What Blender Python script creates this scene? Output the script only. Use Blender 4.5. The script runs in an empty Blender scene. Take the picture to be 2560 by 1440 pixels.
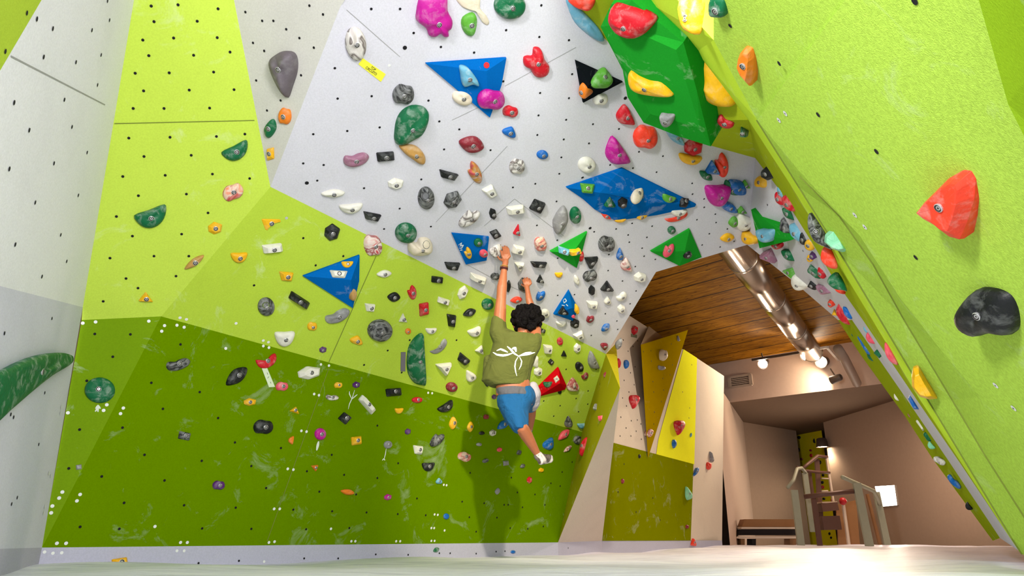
import bpy, bmesh, math, random
import numpy as np
from mathutils import Vector, Matrix
from mathutils.bvhtree import BVHTree
S = bpy.context.scene
COL = S.collection
random.seed(7)

# ------------------------------------------------------------------ camera
F, CX, CY, HC = 1800.0, 1280.0, 720.0, 0.18
TH = math.atan(627 / 1800.0)
cam = bpy.data.cameras.new('camera'); camo = bpy.data.objects.new('camera', cam); COL.objects.link(camo)
cam.sensor_width = 36.0; cam.lens = F / 2560.0 * 36.0; cam.clip_start = 0.05; cam.clip_end = 200
camo.location = (0, 0, HC); camo.rotation_euler = (math.pi / 2 + TH, 0, 0)
S.camera = camo
S.view_settings.view_transform = 'Standard'; S.view_settings.look = 'None'
S.view_settings.exposure = -0.25; S.view_settings.gamma = 1.0; S.view_settings.use_curve_mapping = False

# ------------------------------------------------------------------ world, lamps of the hall and added fill lights
W = bpy.data.worlds.new('world'); S.world = W; W.use_nodes = True
W.node_tree.nodes['Background'].inputs[0].default_value = (1.0, 0.975, 1.0, 1)
W.node_tree.nodes['Background'].inputs[1].default_value = 1.3

def area(name, loc, target, size, power, color, sy=None):
    l = bpy.data.lights.new(name, 'AREA'); l.energy = power; l.color = color; l.size = size
    if sy: l.shape = 'RECTANGLE'; l.size_y = sy
    o = bpy.data.objects.new(name, l); COL.objects.link(o); o.location = loc
    o.rotation_euler = (Vector(target) - Vector(loc)).to_track_quat('-Z', 'Y').to_euler(); return o
def spot(name, loc, target, power, color, ang=70, blend=.6, rad=.08):
    l = bpy.data.lights.new(name, 'SPOT'); l.energy = power; l.color = color
    l.spot_size = math.radians(ang); l.spot_blend = blend; l.shadow_soft_size = rad
    o = bpy.data.objects.new(name, l); COL.objects.link(o); o.location = loc
    o.rotation_euler = (Vector(target) - Vector(loc)).to_track_quat('-Z', 'Y').to_euler(); return o
area('hall_area_light', (-2.4, -4.5, 2.6), (-1.0, 6, .3), 3.0, 190, (1.0, 0.97, 1.0), 1.6)
area('hall_area_light', (2.2, -4.8, 2.6), (-1.5, 6, .3), 3.0, 260, (1.0, 0.97, 1.0), 1.6)
area('hall_area_light', (2.6, -2.4, 1.6), (-3.6, 4.5, .9), 1.6, 430, (1.0, 0.97, 1.0), 1.6)  # added fill from the right, brightens the left grey panels, no known lamp
spot('wall_washer', (-2.4, -1.2, 2.4), (1.25, 3.8, 2.1), 2300, (1.0, 1.0, 0.97), 50, .8, .35)
spot('climbing_spotlight', (0.6, 2.1, 3.3), (0.75, 8.3, 0.7), 1500, (1.0, 0.88, 0.66), 44, .7, .06)
spot('cave_fill', (4.8, 9.4, 3.6), (1.6, 9.6, 1.2), 420, (1.0, 0.82, 0.66), 110, .8, .15)  # added warm fill hidden behind the arch leg, brightens beige and olive panels

def ray(u, v):
    x = (u - CX) / F; y = (CY - v) / F
    return Vector((x, math.cos(TH) - y * math.sin(TH), math.sin(TH) + y * math.cos(TH)))
CAM = Vector((0, 0, HC))
def P(u, v, Y):
    r = ray(u, v); return CAM + r * (Y / r.y)
def mkplane(a, b, c):
    n = (b - a).cross(c - a).normalized()
    if n.dot(a - CAM) > 0: n = -n            # towards the camera
    return n, n.dot(a)
def hit(pl, u, v):
    n, d = pl; r = ray(u, v); return CAM + r * ((d - n.dot(CAM)) / n.dot(r))
def zplane(z): return Vector((0, 0, 1.0)), z

# ------------------------------------------------------------------ materials
MATS = {}
def lin(c):
    return tuple((x / 255 / 12.92) if x / 255 <= .04045 else ((x / 255 + .055) / 1.055) ** 2.4 for x in c) + (1,)
def base_mat(name):
    m = bpy.data.materials.new(name); m.use_nodes = True
    nt = m.node_tree; b = nt.nodes['Principled BSDF']; return m, nt, b
def N(nt, t, **k):
    n = nt.nodes.new(t)
    for a, v in k.items():
        if a.startswith('i_'):
            n.inputs[a[2:].replace('_', ' ')].default_value = v
        else: setattr(n, a, v)
    return n
def coords(nt, kind='Object'):
    return nt.nodes.new('ShaderNodeTexCoord').outputs[kind]
def ramp(nt, fac, stops):
    r = nt.nodes.new('ShaderNodeValToRGB'); e = r.color_ramp.elements
    e[0].position = stops[0][0]; e[0].color = stops[0][1]; e[1].position = stops[-1][0]; e[1].color = stops[-1][1]
    for p, c in stops[1:-1]:
        x = e.new(p); x.color = c
    nt.links.new(fac, r.inputs[0]); return r.outputs[0]
def mix(nt, f, a, b):
    m = nt.nodes.new('ShaderNodeMix'); m.data_type = 'RGBA'
    if isinstance(f, (int, float)): m.inputs[0].default_value = f
    else: nt.links.new(f, m.inputs[0])
    for i, x in ((6, a), (7, b)):
        if isinstance(x, tuple): m.inputs[i].default_value = x
        else: nt.links.new(x, m.inputs[i])
    return m.outputs[2]
def noise(nt, co, scale, detail=3, rough=.55, dist=0):
    n = N(nt, 'ShaderNodeTexNoise'); n.inputs['Scale'].default_value = scale; n.inputs['Detail'].default_value = detail
    n.inputs['Roughness'].default_value = rough; n.inputs['Distortion'].default_value = dist
    nt.links.new(co, n.inputs['Vector']); return n.outputs['Fac']
def paint(name, c, chalk=.35, grit=1.0, rough=.75, dirt=.12, gs=90):
    """sanded climbing wall paint with chalk smears and fine grit"""
    if name in MATS: return MATS[name]
    m, nt, b = base_mat(name); co = coords(nt)
    base = lin(c); dark = tuple(x * .80 for x in base[:3]) + (1,)
    c1 = mix(nt, ramp(nt, noise(nt, co, gs, 2), [(.35, (0, 0, 0, 1)), (.65, (1, 1, 1, 1))]), dark, base)
    c1 = mix(nt, .6 if gs > 80 else .15, c1, base)
    c2 = mix(nt, ramp(nt, noise(nt, co, 2.1, 5, .6), [(.5, (0, 0, 0, 1)), (.8, (dirt, dirt, dirt, 1))]), c1, tuple(x * .45 for x in base[:3]) + (1,))
    ch = ramp(nt, noise(nt, co, 3.3, 7, .68, .8), [(.58, (0, 0, 0, 1)), (.80, (chalk, chalk, chalk, 1))])
    c3 = mix(nt, ch, c2, lin((226, 232, 222)))
    nt.links.new(c3, b.inputs['Base Color']); b.inputs['Roughness'].default_value = rough
    b.inputs['Specular IOR Level'].default_value = 0.0
    bp = N(nt, 'ShaderNodeBump'); bp.inputs['Strength'].default_value = .25 * grit; bp.inputs['Distance'].default_value = .004
    nt.links.new(noise(nt, co, 160, 2), bp.inputs['Height']); nt.links.new(bp.outputs[0], b.inputs['Normal'])
    MATS[name] = m; return m
def plain(name, c, rough=.6, metal=0, emit=0, spec=.4):
    if name in MATS: return MATS[name]
    m, nt, b = base_mat(name); co = coords(nt)
    base = lin(c)
    nt.links.new(mix(nt, noise(nt, co, 14, 3), tuple(x * .88 for x in base[:3]) + (1,), base), b.inputs['Base Color'])
    b.inputs['Roughness'].default_value = rough; b.inputs['Metallic'].default_value = metal
    b.inputs['Specular IOR Level'].default_value = spec
    if emit:
        b.inputs['Emission Color'].default_value = base; b.inputs['Emission Strength'].default_value = emit
    MATS[name] = m; return m
def resin(name, c, chalk=.5, c2=None, c3=None, rough=.5):
    """polyurethane hold: chalk caught in noise patches; marbled if c2/c3 are given"""
    if name in MATS: return MATS[name]
    m, nt, b = base_mat(name); co = coords(nt)
    info = N(nt, 'ShaderNodeObjectInfo')
    add = N(nt, 'ShaderNodeVectorMath', operation='ADD'); sc = N(nt, 'ShaderNodeVectorMath', operation='SCALE')
    nt.links.new(info.outputs['Location'], sc.inputs[0]); sc.inputs['Scale'].default_value = 3.7
    nt.links.new(co, add.inputs[0]); nt.links.new(sc.outputs[0], add.inputs[1]); v = add.outputs[0]
    base = lin(c)
    if c2:
        st = [(.34, base), (.47, lin(c2)), (.56, lin(c3 or c)), (.68, lin(c2))]
        colr = ramp(nt, noise(nt, v, 6.5, 2, .5, 1.8), st)
    else:
        colr = mix(nt, noise(nt, v, 25, 3), tuple(x * .72 for x in base[:3]) + (1,), base)
    ch = ramp(nt, noise(nt, v, 13, 5, .65, .4), [(.50, (0, 0, 0, 1)), (.76, (chalk, chalk, chalk, 1))])
    nt.links.new(mix(nt, ch, colr, lin((215, 220, 215))), b.inputs['Base Color'])
    b.inputs['Roughness'].default_value = rough; b.inputs['Specular IOR Level'].default_value = .35
    bp = N(nt, 'ShaderNodeBump'); bp.inputs['Strength'].default_value = .35; bp.inputs['Distance'].default_value = .006
    nt.links.new(noise(nt, v, 60, 3), bp.inputs['Height']); nt.links.new(bp.outputs[0], b.inputs['Normal'])
    MATS[name] = m; return m
HOLE = plain('nut_hole', (12, 12, 16), .9)
SCREW = plain('screw_head', (225, 228, 225), .5)

# ------------------------------------------------------------------ object helpers
def newobj(name, me, parent=None, mats=()):
    o = bpy.data.objects.new(name, me); COL.objects.link(o)
    if parent: o.parent = parent
    for m in mats: me.materials.append(m)
    return o
def tag(o, label=None, cat=None, group=None, kind=None):
    if label: o['label'] = label
    if cat: o['category'] = cat
    if group: o['group'] = group
    if kind: o['kind'] = kind
    return o
def mesh(name, verts, faces, smooth=False, fm=None):
    me = bpy.data.meshes.new(name); me.from_pydata([tuple(v) for v in verts], [], faces); me.update()
    if smooth: me.polygons.foreach_set('use_smooth', [True] * len(me.polygons))
    if fm: me.polygons.foreach_set('material_index', fm)
    return me
class MB:
    def __init__(s): s.v = []; s.f = []; s.m = []
    def add(s, vs, fs, mi=0):
        k = len(s.v); s.v += [Vector(x) for x in vs]; s.f += [tuple(i + k for i in f) for f in fs]; s.m += [mi] * len(fs)
    def box(s, c, h, R=None, mi=0):
        R = R or Matrix.Identity(3); c = Vector(c)
        vs = [c + R @ Vector((x * h[0], y * h[1], z * h[2])) for x in (-1, 1) for y in (-1, 1) for z in (-1, 1)]
        s.add(vs, [(0, 1, 3, 2), (4, 6, 7, 5), (0, 4, 5, 1), (2, 3, 7, 6), (0, 2, 6, 4), (1, 5, 7, 3)], mi)
    def tube(s, pts, r, n=10, mi=0, cap=True):
        pts = [Vector(p) for p in pts]; rs = r if isinstance(r, (list, tuple)) else [r] * len(pts)
        k = len(s.v); prev = None
        for i, p in enumerate(pts):
            d = (pts[min(i + 1, len(pts) - 1)] - pts[max(i - 1, 0)]).normalized()
            a = prev if prev else (Vector((0, 0, 1)) if abs(d.z) < .9 else Vector((1, 0, 0)))
            a = (a - d * a.dot(d)).normalized(); prev = a; b = d.cross(a)
            for j in range(n):
                t = 2 * math.pi * j / n; s.v.append(p + (a * math.cos(t) + b * math.sin(t)) * rs[i])
        for i in range(len(pts) - 1):
            for j in range(n):
                s.f.append((k + i * n + j, k + i * n + (j + 1) % n, k + (i + 1) * n + (j + 1) % n, k + (i + 1) * n + j)); s.m.append(mi)
        if cap:
            s.f.append(tuple(k + j for j in range(n))[::-1]); s.m.append(mi)
            s.f.append(tuple(k + (len(pts) - 1) * n + j for j in range(n))); s.m.append(mi)
    def beam(s, p, q, w, t, mi=0):
        p = Vector(p); q = Vector(q); d = (q - p).normalized()
        side = d.cross(Vector((0, 1, 0))).normalized(); o = d.cross(side)
        R = Matrix((side, o, d)).transposed(); s.box((p + q) / 2, (w / 2, t / 2, (q - p).length / 2), R, mi)
    def build(s, name, mats, parent=None, smooth=False):
        me = mesh(name, s.v, s.f, smooth, s.m); return newobj(name, me, parent, mats if isinstance(mats, (list, tuple)) else [mats])
def disc(mb, c, n, r, off=.003, mi=1, seg=8, aspect=1):
    a = n.orthogonal().normalized(); b = n.cross(a)
    mb.add([c + n * off + a * r * math.cos(2 * math.pi * j / seg) + b * r * math.sin(2 * math.pi * j / seg) * aspect for j in range(seg)], [tuple(range(seg))], mi)

# ------------------------------------------------------------------ the facets of the climbing wall
bl = P(105, 1369, 5.2); br = P(1395, 1356, 9.0); b_ = P(403, 791, 5.25)
PL = {}
PL['L3'] = mkplane(bl, br, b_); kk = hit(PL['L3'], 1455, 1080)
e_ = P(676, 467, 4.95)
PL['L2'] = mkplane(b_, e_, kk); g_ = hit(PL['L2'], 1515, 885)
f_ = P(850, 18, 3.9); PL['W4'] = mkplane(e_, f_, g_)
a_ = P(204, 800, 5.02); PL['L1'] = mkplane(a_, b_, e_)
PL['L4'] = mkplane(bl, b_, a_)
def h(pl, *q): return [hit(PL[pl], *x) for x in q]
c_, d_, a2 = h('L1', (335, 0), (585, 0), (207, 768))
PL['W2'] = mkplane(a2, bl, P(0, 1372, 4.2)); w0 = hit(PL['W2'], 0, 715)
PL['W1'] = mkplane(a2, c_, w0)
PL['W3'] = mkplane(d_, e_, f_)
bm0, bm1 = P(1505, 1352, 10.5), P(1735, 1351, 13.2)
PL['M'] = mkplane(bm0, bm1, bm0 + Vector((0, 0, 1)))
ceil_z = 4.3
FACETS = []      # (key, [triangles of points])
def facet(key, name, groups, mat, place, holes=(), screws=(), extra=None, hr=.011):
    """one painted panel: groups = list of polygons (points); holes, screws = pixel lists"""
    mb = MB(); tris = []
    for g in groups:
        g = [Vector(p) for p in g]; n = None
        mb.add(g, [tuple(range(len(g)))], 0)
        for i in range(1, len(g) - 1): tris.append((g[0], g[i], g[i + 1]))
    FACETS.append((key, tris, place))
    if key not in PL:
        t = max(tris, key=lambda t: (t[1] - t[0]).cross(t[2] - t[0]).length); PL[key] = mkplane(*t)
    def on(u, v):
        for t in tris:
            pl = mkplane(*t); p = hit(pl, u, v)
            a, b, c = t; nn = (b - a).cross(c - a)
            s = [nn.dot((y - x).cross(p - x)) for x, y in ((a, b), (b, c), (c, a))]
            if min(s) >= 0 or max(s) <= 0: return p, pl[0]
        return None, None
    for (u, v) in holes:
        p, n = on(u, v)
        if p: disc(mb, p, n, hr, .003, 1)
    for (u, v) in screws:
        p, n = on(u, v)
        if p: disc(mb, p, n, hr * 1.25, .003, 2)
    if extra: extra(mb, on)
    o = mb.build(name, [mat, HOLE, SCREW, JG if key in ('L1', 'L2', 'L3', 'R4', 'R3') else JW]); tag(o, kind='structure'); return o
JG = plain('green_joint', (112, 128, 40), .8); JW = plain('grey_joint', (158, 160, 158), .8)
def seam(px, w=.0035, mi=3):
    """thin joint between two boards following pixels on the facet"""
    def f(mb, on):
        for (a, b) in px:
            p, n = on(*a); q, n2 = on(*b)
            if p is None or q is None: continue
            s = (q - p).cross(n).normalized() * w
            mb.add([p - s + n * .002, p + s + n * .002, q + s + n * .002, q - s + n * .002], [(0, 1, 2, 3)], mi)
    return f
LIME = paint('lime_paint', (186, 212, 78)); LIME2 = paint('lime_paint_chalky', (176, 203, 66), .4)
DGREEN = paint('dark_green_paint', (98, 132, 0), .28, 1.2); DG2 = paint('chalked_green_paint', (112, 146, 20), .5, 1.2)
GREY = paint('light_grey_paint', (208, 208, 216), .1, .7); GREYL = paint('pale_grey_paint', (232, 234, 238), .1, .7); GREYM = paint('side_grey_paint', (206, 208, 222), .1, .7); GREY2 = paint('mid_grey_paint', (180, 180, 198), .1, .7)
CREAM = paint('warm_grey_paint', (196, 196, 186), .1, .7); BEIGE = paint('beige_paint', (212, 200, 184), .1, .7)
YEL = paint('yellow_green_paint', (238, 242, 48), .05); OLIVE = paint('olive_paint', (118, 126, 0), .3)
OLIVE2 = paint('ochre_paint', (148, 124, 0), .05); WGREEN = paint('bright_green_paint', (178, 214, 84), .25, 3.0, .8, .12, 60)
RIM = paint('bright_lime_paint', (206, 240, 70), .2, .8)

T = -260  # the panels run on above the picture
p1 = h('L1', (335, 0), (378, T), (535, T), (585, 0))
facet('L1', 'wall_left_upper_lime', [[a_, a2, c_, p1[1], p1[2], d_, e_, b_]], LIME, 'upper lime panel',
  holes=[(378,15),(445,12),(545,22),(385,54),(493,53),(357,100),(434,95),(543,94),(372,139),(484,138),(575,130),(338,183),(423,182),(534,180),(359,227),(473,225),(585,224),(333,271),(410,271),(524,270),(322,345),(425,343),(541,341),(612,335),(360,391),(478,388),(307,441),(413,438),(531,435),(624,446),(346,489),(466,485),(291,541),(520,532),(331,590),(454,585),(275,645),(385,640),(472,640),(315,696),(440,690),(258,753),(345,720)],
  extra=seam([((286, 309), (636, 301))]), hr=.010)
q1 = h('W1', (104, 0), (-300, 580), (-300, T), (160, T), (330, T))
facet('W1', 'wall_left_upper_grey', [[a2, w0, hit(PL['W1'], -300, 640), hit(PL['W1'], -300, 560), hit(PL['W1'], 0, 177), hit(PL['W1'], 104, 0), p1[1], c_]], GREYL, 'upper left grey panel',
  holes=[(268,2),(273,50),(131,71),(229,75),(91,47),(252,137),(108,142),(189,155),(243,212),(160,249),(34,256),(72,325),(179,317),(217,381),(134,408),(22,422),(195,488),(87,506),(151,587),(37,611),(166,653),(104,691)],
  screws=[], extra=seam([((26, 140), (262, 262))]), hr=.012)
facet('C0', 'wall_left_corner_lime', [[hit(PL['W1'], 0, 177), hit(PL['W1'], -300, 560), hit(PL['W1'], -300, T), hit(PL['W1'], 230, T), hit(PL['W1'], 104, 0)]], LIME2, 'top left lime panel', holes=[(66, 32), (12, 128)])
facet('W2', 'wall_left_lower_grey', [[a2, w0, hit(PL['W2'], -300, 640), hit(PL['W2'], -300, 1385), hit(PL['W2'], 0, 1372), bl]], GREYM, 'lower left grey panel',
  holes=[(129,796),(10,833),(33,1043),(111,982),(96,1111),(42,1244),(26,1036),(28,1260)], screws=[(152,1018),(150,1033),(121,1183),(111,1267),(108,1283),(126,1190)], hr=.011)
facet('W3', 'wall_upper_middle_grey', [[d_, p1[2], hit(PL['W3'], 905, T), hit(PL['W3'], 862, 0), f_, e_]], CREAM, 'narrow grey panel',
  holes=[(614,30),(774,14),(633,107),(656,52),(684,52),(716,73),(749,95),(808,36),(785,119),(661,127),(641,201),(702,251),(753,188),(668,276),(700,175)], hr=.009)
W4b = [hit(PL['W4'], *q) for q in ((1418, 0), (1520, 105), (1575, 195), (1640, 300), (1780, 365), (1888, 395))]
W4t = [hit(PL['W4'], *q) for q in ((875, T), (1290, T))]
h1 = hit(PL['W4'], 1868, 612); h2 = hit(PL['W4'], 1640, 680)
fold = hit(PL['W4'], 862, 0)
facet('W4', 'ceiling_overhang', [[f_, fold, W4t[0], W4t[1]] + W4b + [h1, h2, g_, e_]], GREY, 'grey overhang',
  holes=[(928,22),(1000,22),(1034,82),(1102,117),(1185,131),(1353,13),(1265,75),(1348,92),(1422,100),(837,170),(844,246),(929,240),(1071,251),(1098,303),(868,327),(949,318),(783,335),(1148,323),(1430,185),(1258,203),(1350,232),(1422,245),(1346,288),(1415,299),(1482,310),(1547,322),(1343,337),(1409,348),(1472,358),(1403,393),(1398,434),(1455,444),(758,408),(809,412),(793,451),(910,470),(999,521),(1053,448),(1110,373),(1226,375),(1282,468),(1338,459),(1391,503),(1457,443),(1525,412),(1582,420),(1597,379),(1657,390),(1641,430),(1731,485),(1730,458),(960,572),(1077,566),(1540,572),(1580,558),(1630,565),(1643,535),(1570,587),(1617,593),(1573,605),(1605,620),(1485,579),(1342,563),(1393,600),(1394,645),(1394,738),(1436,736),(1522,636),(1520,676),(1556,702),(1588,666),(1638,648),(1610,640),(1575,759),(1513,784),(1542,802),(1544,823),(1478,838),(1590,727),(1612,773),(1760,497),(1760,518),(1788,535),(1790,556),(1742,549),(1818,572),(1773,584),(1800,617),(1835,603),(1755,612),(1843,475)],
  screws=[(973,163)],
  extra=lambda mb, on: [seam([((866, 24), (1000, 142)), ((1440, 118), (1262, 215)), ((1255, 240), (1130, 300)), ((1090, 555), (1268, 365)), ((1210, 565), (1286, 497)), ((1286, 497), (1410, 590)), ((1165, 660), (1240, 700)), ((1240, 700), (1320, 735))], .0022)(mb, on),
     [disc(mb, on(*q)[0], PL['W4'][0], .016, .0028, 1) for q in ((1012, 119), (767, 457), (1475, 570), (1563, 245))]], hr=.0095)
h('L2', (403, 791))
facet('L2', 'wall_middle_lime', [[b_, e_, g_, kk]], LIME2, 'middle lime panel',
  holes=[(758,595),(858,640),(789,663),(635,713),(910,912),(969,876),(1004,931),(1141,850),(1024,850),(1415,923),(1359,1002),(1400,1014),(1440,996),(1470,977),(1469,1010),(1446,1029),(1384,1040),(1490,923),(1505,976)],
  screws=[(716,545),(408,817)*1 if False else (716,545),(433,815),(448,823),(450,794),(466,798),(658,851),(671,855),(590,808),(563,870)],
  extra=seam([((940, 640), (822, 905))]), hr=.010)
facet('L3', 'wall_lower_green', [[bl, b_, kk, br]], DGREEN, 'dark green panel',
  holes=[(451,861),(378,957),(499,980),(407,1022),(545,1045),(306,1069),(587,1106),(361,1137),(504,1152),(628,1165),(254,1191),(411,1201),(665,1220),(310,1257),(460,1263),(589,1269),(200,1317),(298,1322),(505,1321),(628,1322),(702,1120),(829,1137),(767,1178),(860,1187),(943,1195),(798,1229),(890,1236),(733,1274),(830,1278),(995,1158),(1042,1246),(916,1281),(994,1285),(1064,1288),(1155,1254),(1175,1182),(1173,1293),(1210,1258),(943,1064),(1190,1329),(1242,1294),(765,1323),(873,1320),(1270,1262),(1293,1231),(1337,1236),(1405,1180),(1377,1208),(1430,1155),(1260,1262),(1306,1268),(1362,1262),(1275,1320),(1319,1322),(1358,1316),(1400,1215),(1278,1194)],
  screws=[(411,814),(404,828),(442,813),(460,818),(658,865),(672,869),(802,911),(822,914),(785,985),(797,988),(753,1077),(766,1079),(719,1172),(733,1174),(685,1272),(699,1272),(308,1020),(301,1034),(200,1236),(192,1252),(142,1358),(165,1358),(451,1356),(468,1356),(672,1356),(686,1354),(878,1353),(888,1353),(990,1353),(1000,1353),(1078,1352),(1086,1352),(387,1316),(827,1322),(1111,1326),(1078,1320),(1085,1320),(1086,1286),(1094,1287),(1109,1212),(1116,1213),(564,871),(1070,982),(1080,983)],
  extra=seam([((822, 920), (668, 1352))]), hr=.010)
facet('L4', 'wall_lower_chalked_green', [[bl, a_, b_]], DG2, 'chalked green strip',
  holes=[(237,835),(326,836),(282,892),(217,952),(199,1074),(172,1171)], screws=[(207,808),(239,805),(267,1012),(259,1026),(156,1230),(148,1245),(131,1265),(128,1282),(372,803),(170,1032)], hr=.010)
# right end of the wall: olive facet, yellow sliver, beige facets
o1 = hit(mkplane(kk, g_, br), 1550, 970); y1 = P(1540, 858, 9.4)
facet('L5', 'wall_right_olive', [[kk, g_, o1], [kk, o1, br]], paint('olive_lime_paint', (160, 158, 24), .3), 'olive panel', holes=[(1500, 960), (1480, 1010)])
facet('L6', 'wall_right_yellow', [[g_, y1, o1]], paint('sliver_yellow', (196, 184, 40), .2), 'yellow sliver')
bq = [P(1505, 1352, 10.5), hit(PL['M'], 1528, 1105), hit(PL['M'], 1538, 990)]
facet('ML', 'wall_right_beige_return', [[br, o1, bq[2], bq[1], bq[0]]], BEIGE, 'beige strip',
  holes=[(1500,1066),(1498,1112),(1475,1138),(1504,1155),(1471,1162),(1488,1167),(1509,1175),(1470,1192),(1501,1197),(1450,1217),(1483,1221),(1507,1226),(1464,1247),(1445,1253),(1495,1250),(1444,1274),(1477,1275),(1501,1277),(1425,1302),(1458,1303),(1490,1304),(1438,1330),(1483,1331),(1510,1085),(1522,1050)], hr=.013)
Mq = lambda *q: [hit(PL['M'], *x) for x in q]
facet('M', 'wall_right_beige', [Mq((1490, 740), (1578, 792), (1658, 843), (1742, 895), (1810, 940), (1805, 1352), (1505, 1352), (1440, 1352))], BEIGE, 'beige wall',
  holes=[(1558,850),(1570,878),(1582,866),(1594,852),(1569,912),(1587,917),(1576,932),(1560,951),(1585,962),(1572,980),(1556,995),(1566,1015),(1593,1050),(1552,1043),(1578,1052),(1602,1060),(1538,1062),(1565,1070),(1590,1078),(1550,1090),(1577,1090),(1603,1098)], hr=.013)
def lift(pts, d=.006): return [p + PL['M'][0] * d for p in pts]
facet('MG', 'wall_right_green', [lift(Mq((1525, 1105), (1733, 1160), (1726, 1351), (1505, 1352)))], OLIVE, 'lower green panel',
  holes=[(1560,1160),(1632,1245),(1590,1280),(1650,1300),(1545,1230)], hr=.013)
facet('MY', 'wall_right_yellow_lime', [lift(Mq((1708, 873), (1742, 895), (1735, 1161), (1640, 1136), (1645, 1100)))], YEL, 'bright yellow panel',
  holes=[(1729,912),(1706,980),(1724,1020),(1708,1060),(1722,1045)], hr=.013)
# kicker board below the panels
kick = [(0, 1372, 4.2), (105, 1369, 5.2), (1395, 1356, 9.0), (1505, 1352, 10.5), (1735, 1351, 13.2), (1805, 1351, 14.1)]
kp = [P(-300, 1378, 3.3)] + [P(*q) for q in kick]
kg = [[kp[i], kp[i + 1], kp[i + 1] - Vector((0, 0, .42)), kp[i] - Vector((0, 0, .42))] for i in range(len(kp) - 1)]
facet('K', 'baseboard_climbing_wall', kg, GREY2, 'grey kicker board', holes=[(161,1418),(496,1408),(597,1402),(760,1396),(845,1396),(939,1386),(1020,1387),(1098,1383),(1125,1383),(1190,1384),(1240,1379),(1262,1378),(1420,1370)], screws=[(111,1380),(132,1383),(154,1382),(442,1377),(460,1377),(97,1417),(660,1404)], hr=.009)
# ---- arch leg on the right
PW4 = PL['W4']
lip = [h1, P(1985, 705, 7.3), P(2095, 800, 7.3), P(2150, 885, 7.2), P(2262, 1040, 7.1), P(2330, 1145, 7.0), P(2482, 1352, 7.0)]
inn = [W4b[5], P(1945, 470, 5.9), P(2026, 600, 5.6), P(2080, 690, 5.6), P(2157, 800, 5.6), P(2290, 997, 5.5), P(2405, 1165, 5.4), P(2510, 1322, 5.4), P(2546, 1376, 5.4)]
midd = [P(2090, 730, 6.3), P(2130, 800, 6.3), P(2268, 1000, 6.3), P(2370, 1150, 6.3), P(2500, 1345, 6.3)]
facet('W6', 'wall_arch_grey', [[h1, W4b[5], inn[1], lip[1]], [lip[1], inn[1], inn[2], midd[0]], [lip[1], midd[0], lip[2]], [midd[0], inn[2], inn[3]],
   [midd[0], inn[3], inn[4], midd[1]], [midd[1], inn[4], inn[5], midd[2]], [midd[2], inn[5], inn[6], midd[3]], [midd[3], inn[6], inn[7], inn[8], midd[4]], [lip[2], midd[0], midd[1]]],
   GREY, 'grey arch leg', holes=[(1877,411),(2008,627),(1919,512),(1835,392)])
facet('W7', 'wall_arch_lime', [[lip[2], midd[1], midd[2], lip[4], lip[3]], [lip[4], midd[2], midd[3], lip[5]], [lip[5], midd[3], midd[4], lip[6]]], paint('dim_lime_paint', (150, 170, 30), .2), 'lime arch edge')
B = [P(1460, T, 3.4), P(1610, 0, 4.0), P(1740, 130, 4.3), P(1871, 300, 4.6), P(1975, 460, 4.7), P(2090, 650, 4.85), P(2181, 800, 4.95), P(2297, 995, 5.05), P(2405, 1160, 5.1), P(2514, 1328, 5.15), P(2550, 1382, 5.2)]
facet('O1', 'ceiling_arch_olive', [[W4t[1], B[0], B[1], W4b[0]], [W4b[0], B[1], W4b[1]], [W4b[1], B[1], B[2], W4b[2]], [W4b[2], B[2], W4b[3]], [W4b[3], B[2], B[3], W4b[4]],
   [W4b[4], B[3], W4b[5]], [W4b[5], B[3], B[4], inn[1]], [inn[1], B[4], B[5], inn[2]], [inn[2], B[5], inn[3]], [inn[3], B[5], B[6], inn[4]], [inn[4], B[6], B[7], inn[5]],
   [inn[5], B[7], B[8], inn[6]], [inn[6], B[8], B[9], inn[7]], [inn[7], B[9], B[10], inn[8]]], paint('arch_lime_paint', (168, 186, 40), .2), 'olive underside', holes=[(1728, 5), (1690, 70)])
Cc = [P(1785, T, 2.9), P(1784, 100, 3.3), P(1893, 300, 3.75), P(2000, 470, 4.1), P(2105, 638, 4.35), P(2202, 800, 4.55), P(2320, 998, 4.8), P(2430, 1180, 4.85), P(2530, 1345, 4.9), P(2556, 1385, 4.95)]
facet('R5', 'wall_arch_ridge', [[B[0], Cc[0], Cc[1], B[1]], [B[1], Cc[1], B[2]], [B[2], Cc[1], Cc[2], B[3]], [B[3], Cc[2], Cc[3], B[4]], [B[4], Cc[3], Cc[4], B[5]], [B[5], Cc[4], Cc[5], B[6]],
   [B[6], Cc[5], Cc[6], B[7]], [B[7], Cc[6], Cc[7], B[8]], [B[8], Cc[7], Cc[8], B[9]], [B[9], Cc[8], Cc[9], B[10]]], RIM, 'lime arch ridge')
R1p = mkplane(P(2150, 590, 3.6), P(2560, 1127, 3.8), P(2560, 300, 1.9)); PL['R1'] = R1p
D = [P(2000, 440, 3.75), P(2100, 540, 3.8), P(2184, 660, 3.95), P(2262, 800, 4.25), P(2382, 1000, 4.45), P(2465, 1140, 4.45), P(2570, 1305, 4.5), P(2700, 1500, 4.5)]
R4N = Vector((-.55, -.75, -.35)).normalized()
def rib(mb, pts, n, w, mat):
    pts = [p + n * .006 for p in pts]
    for a, b in zip(pts, pts[1:]):
        s_ = (b - a).cross(n).normalized() * w; mb.add([a - s_, a + s_, b + s_, b - s_], [(0, 1, 2, 3)], 3)
E_ = [hit(R1p, *q) for q in ((1893, 300), (2000, 430), (2150, 590), (2247, 740), (2357, 881), (2450, 990), (2560, 1127), (2700, 1300))]
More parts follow.
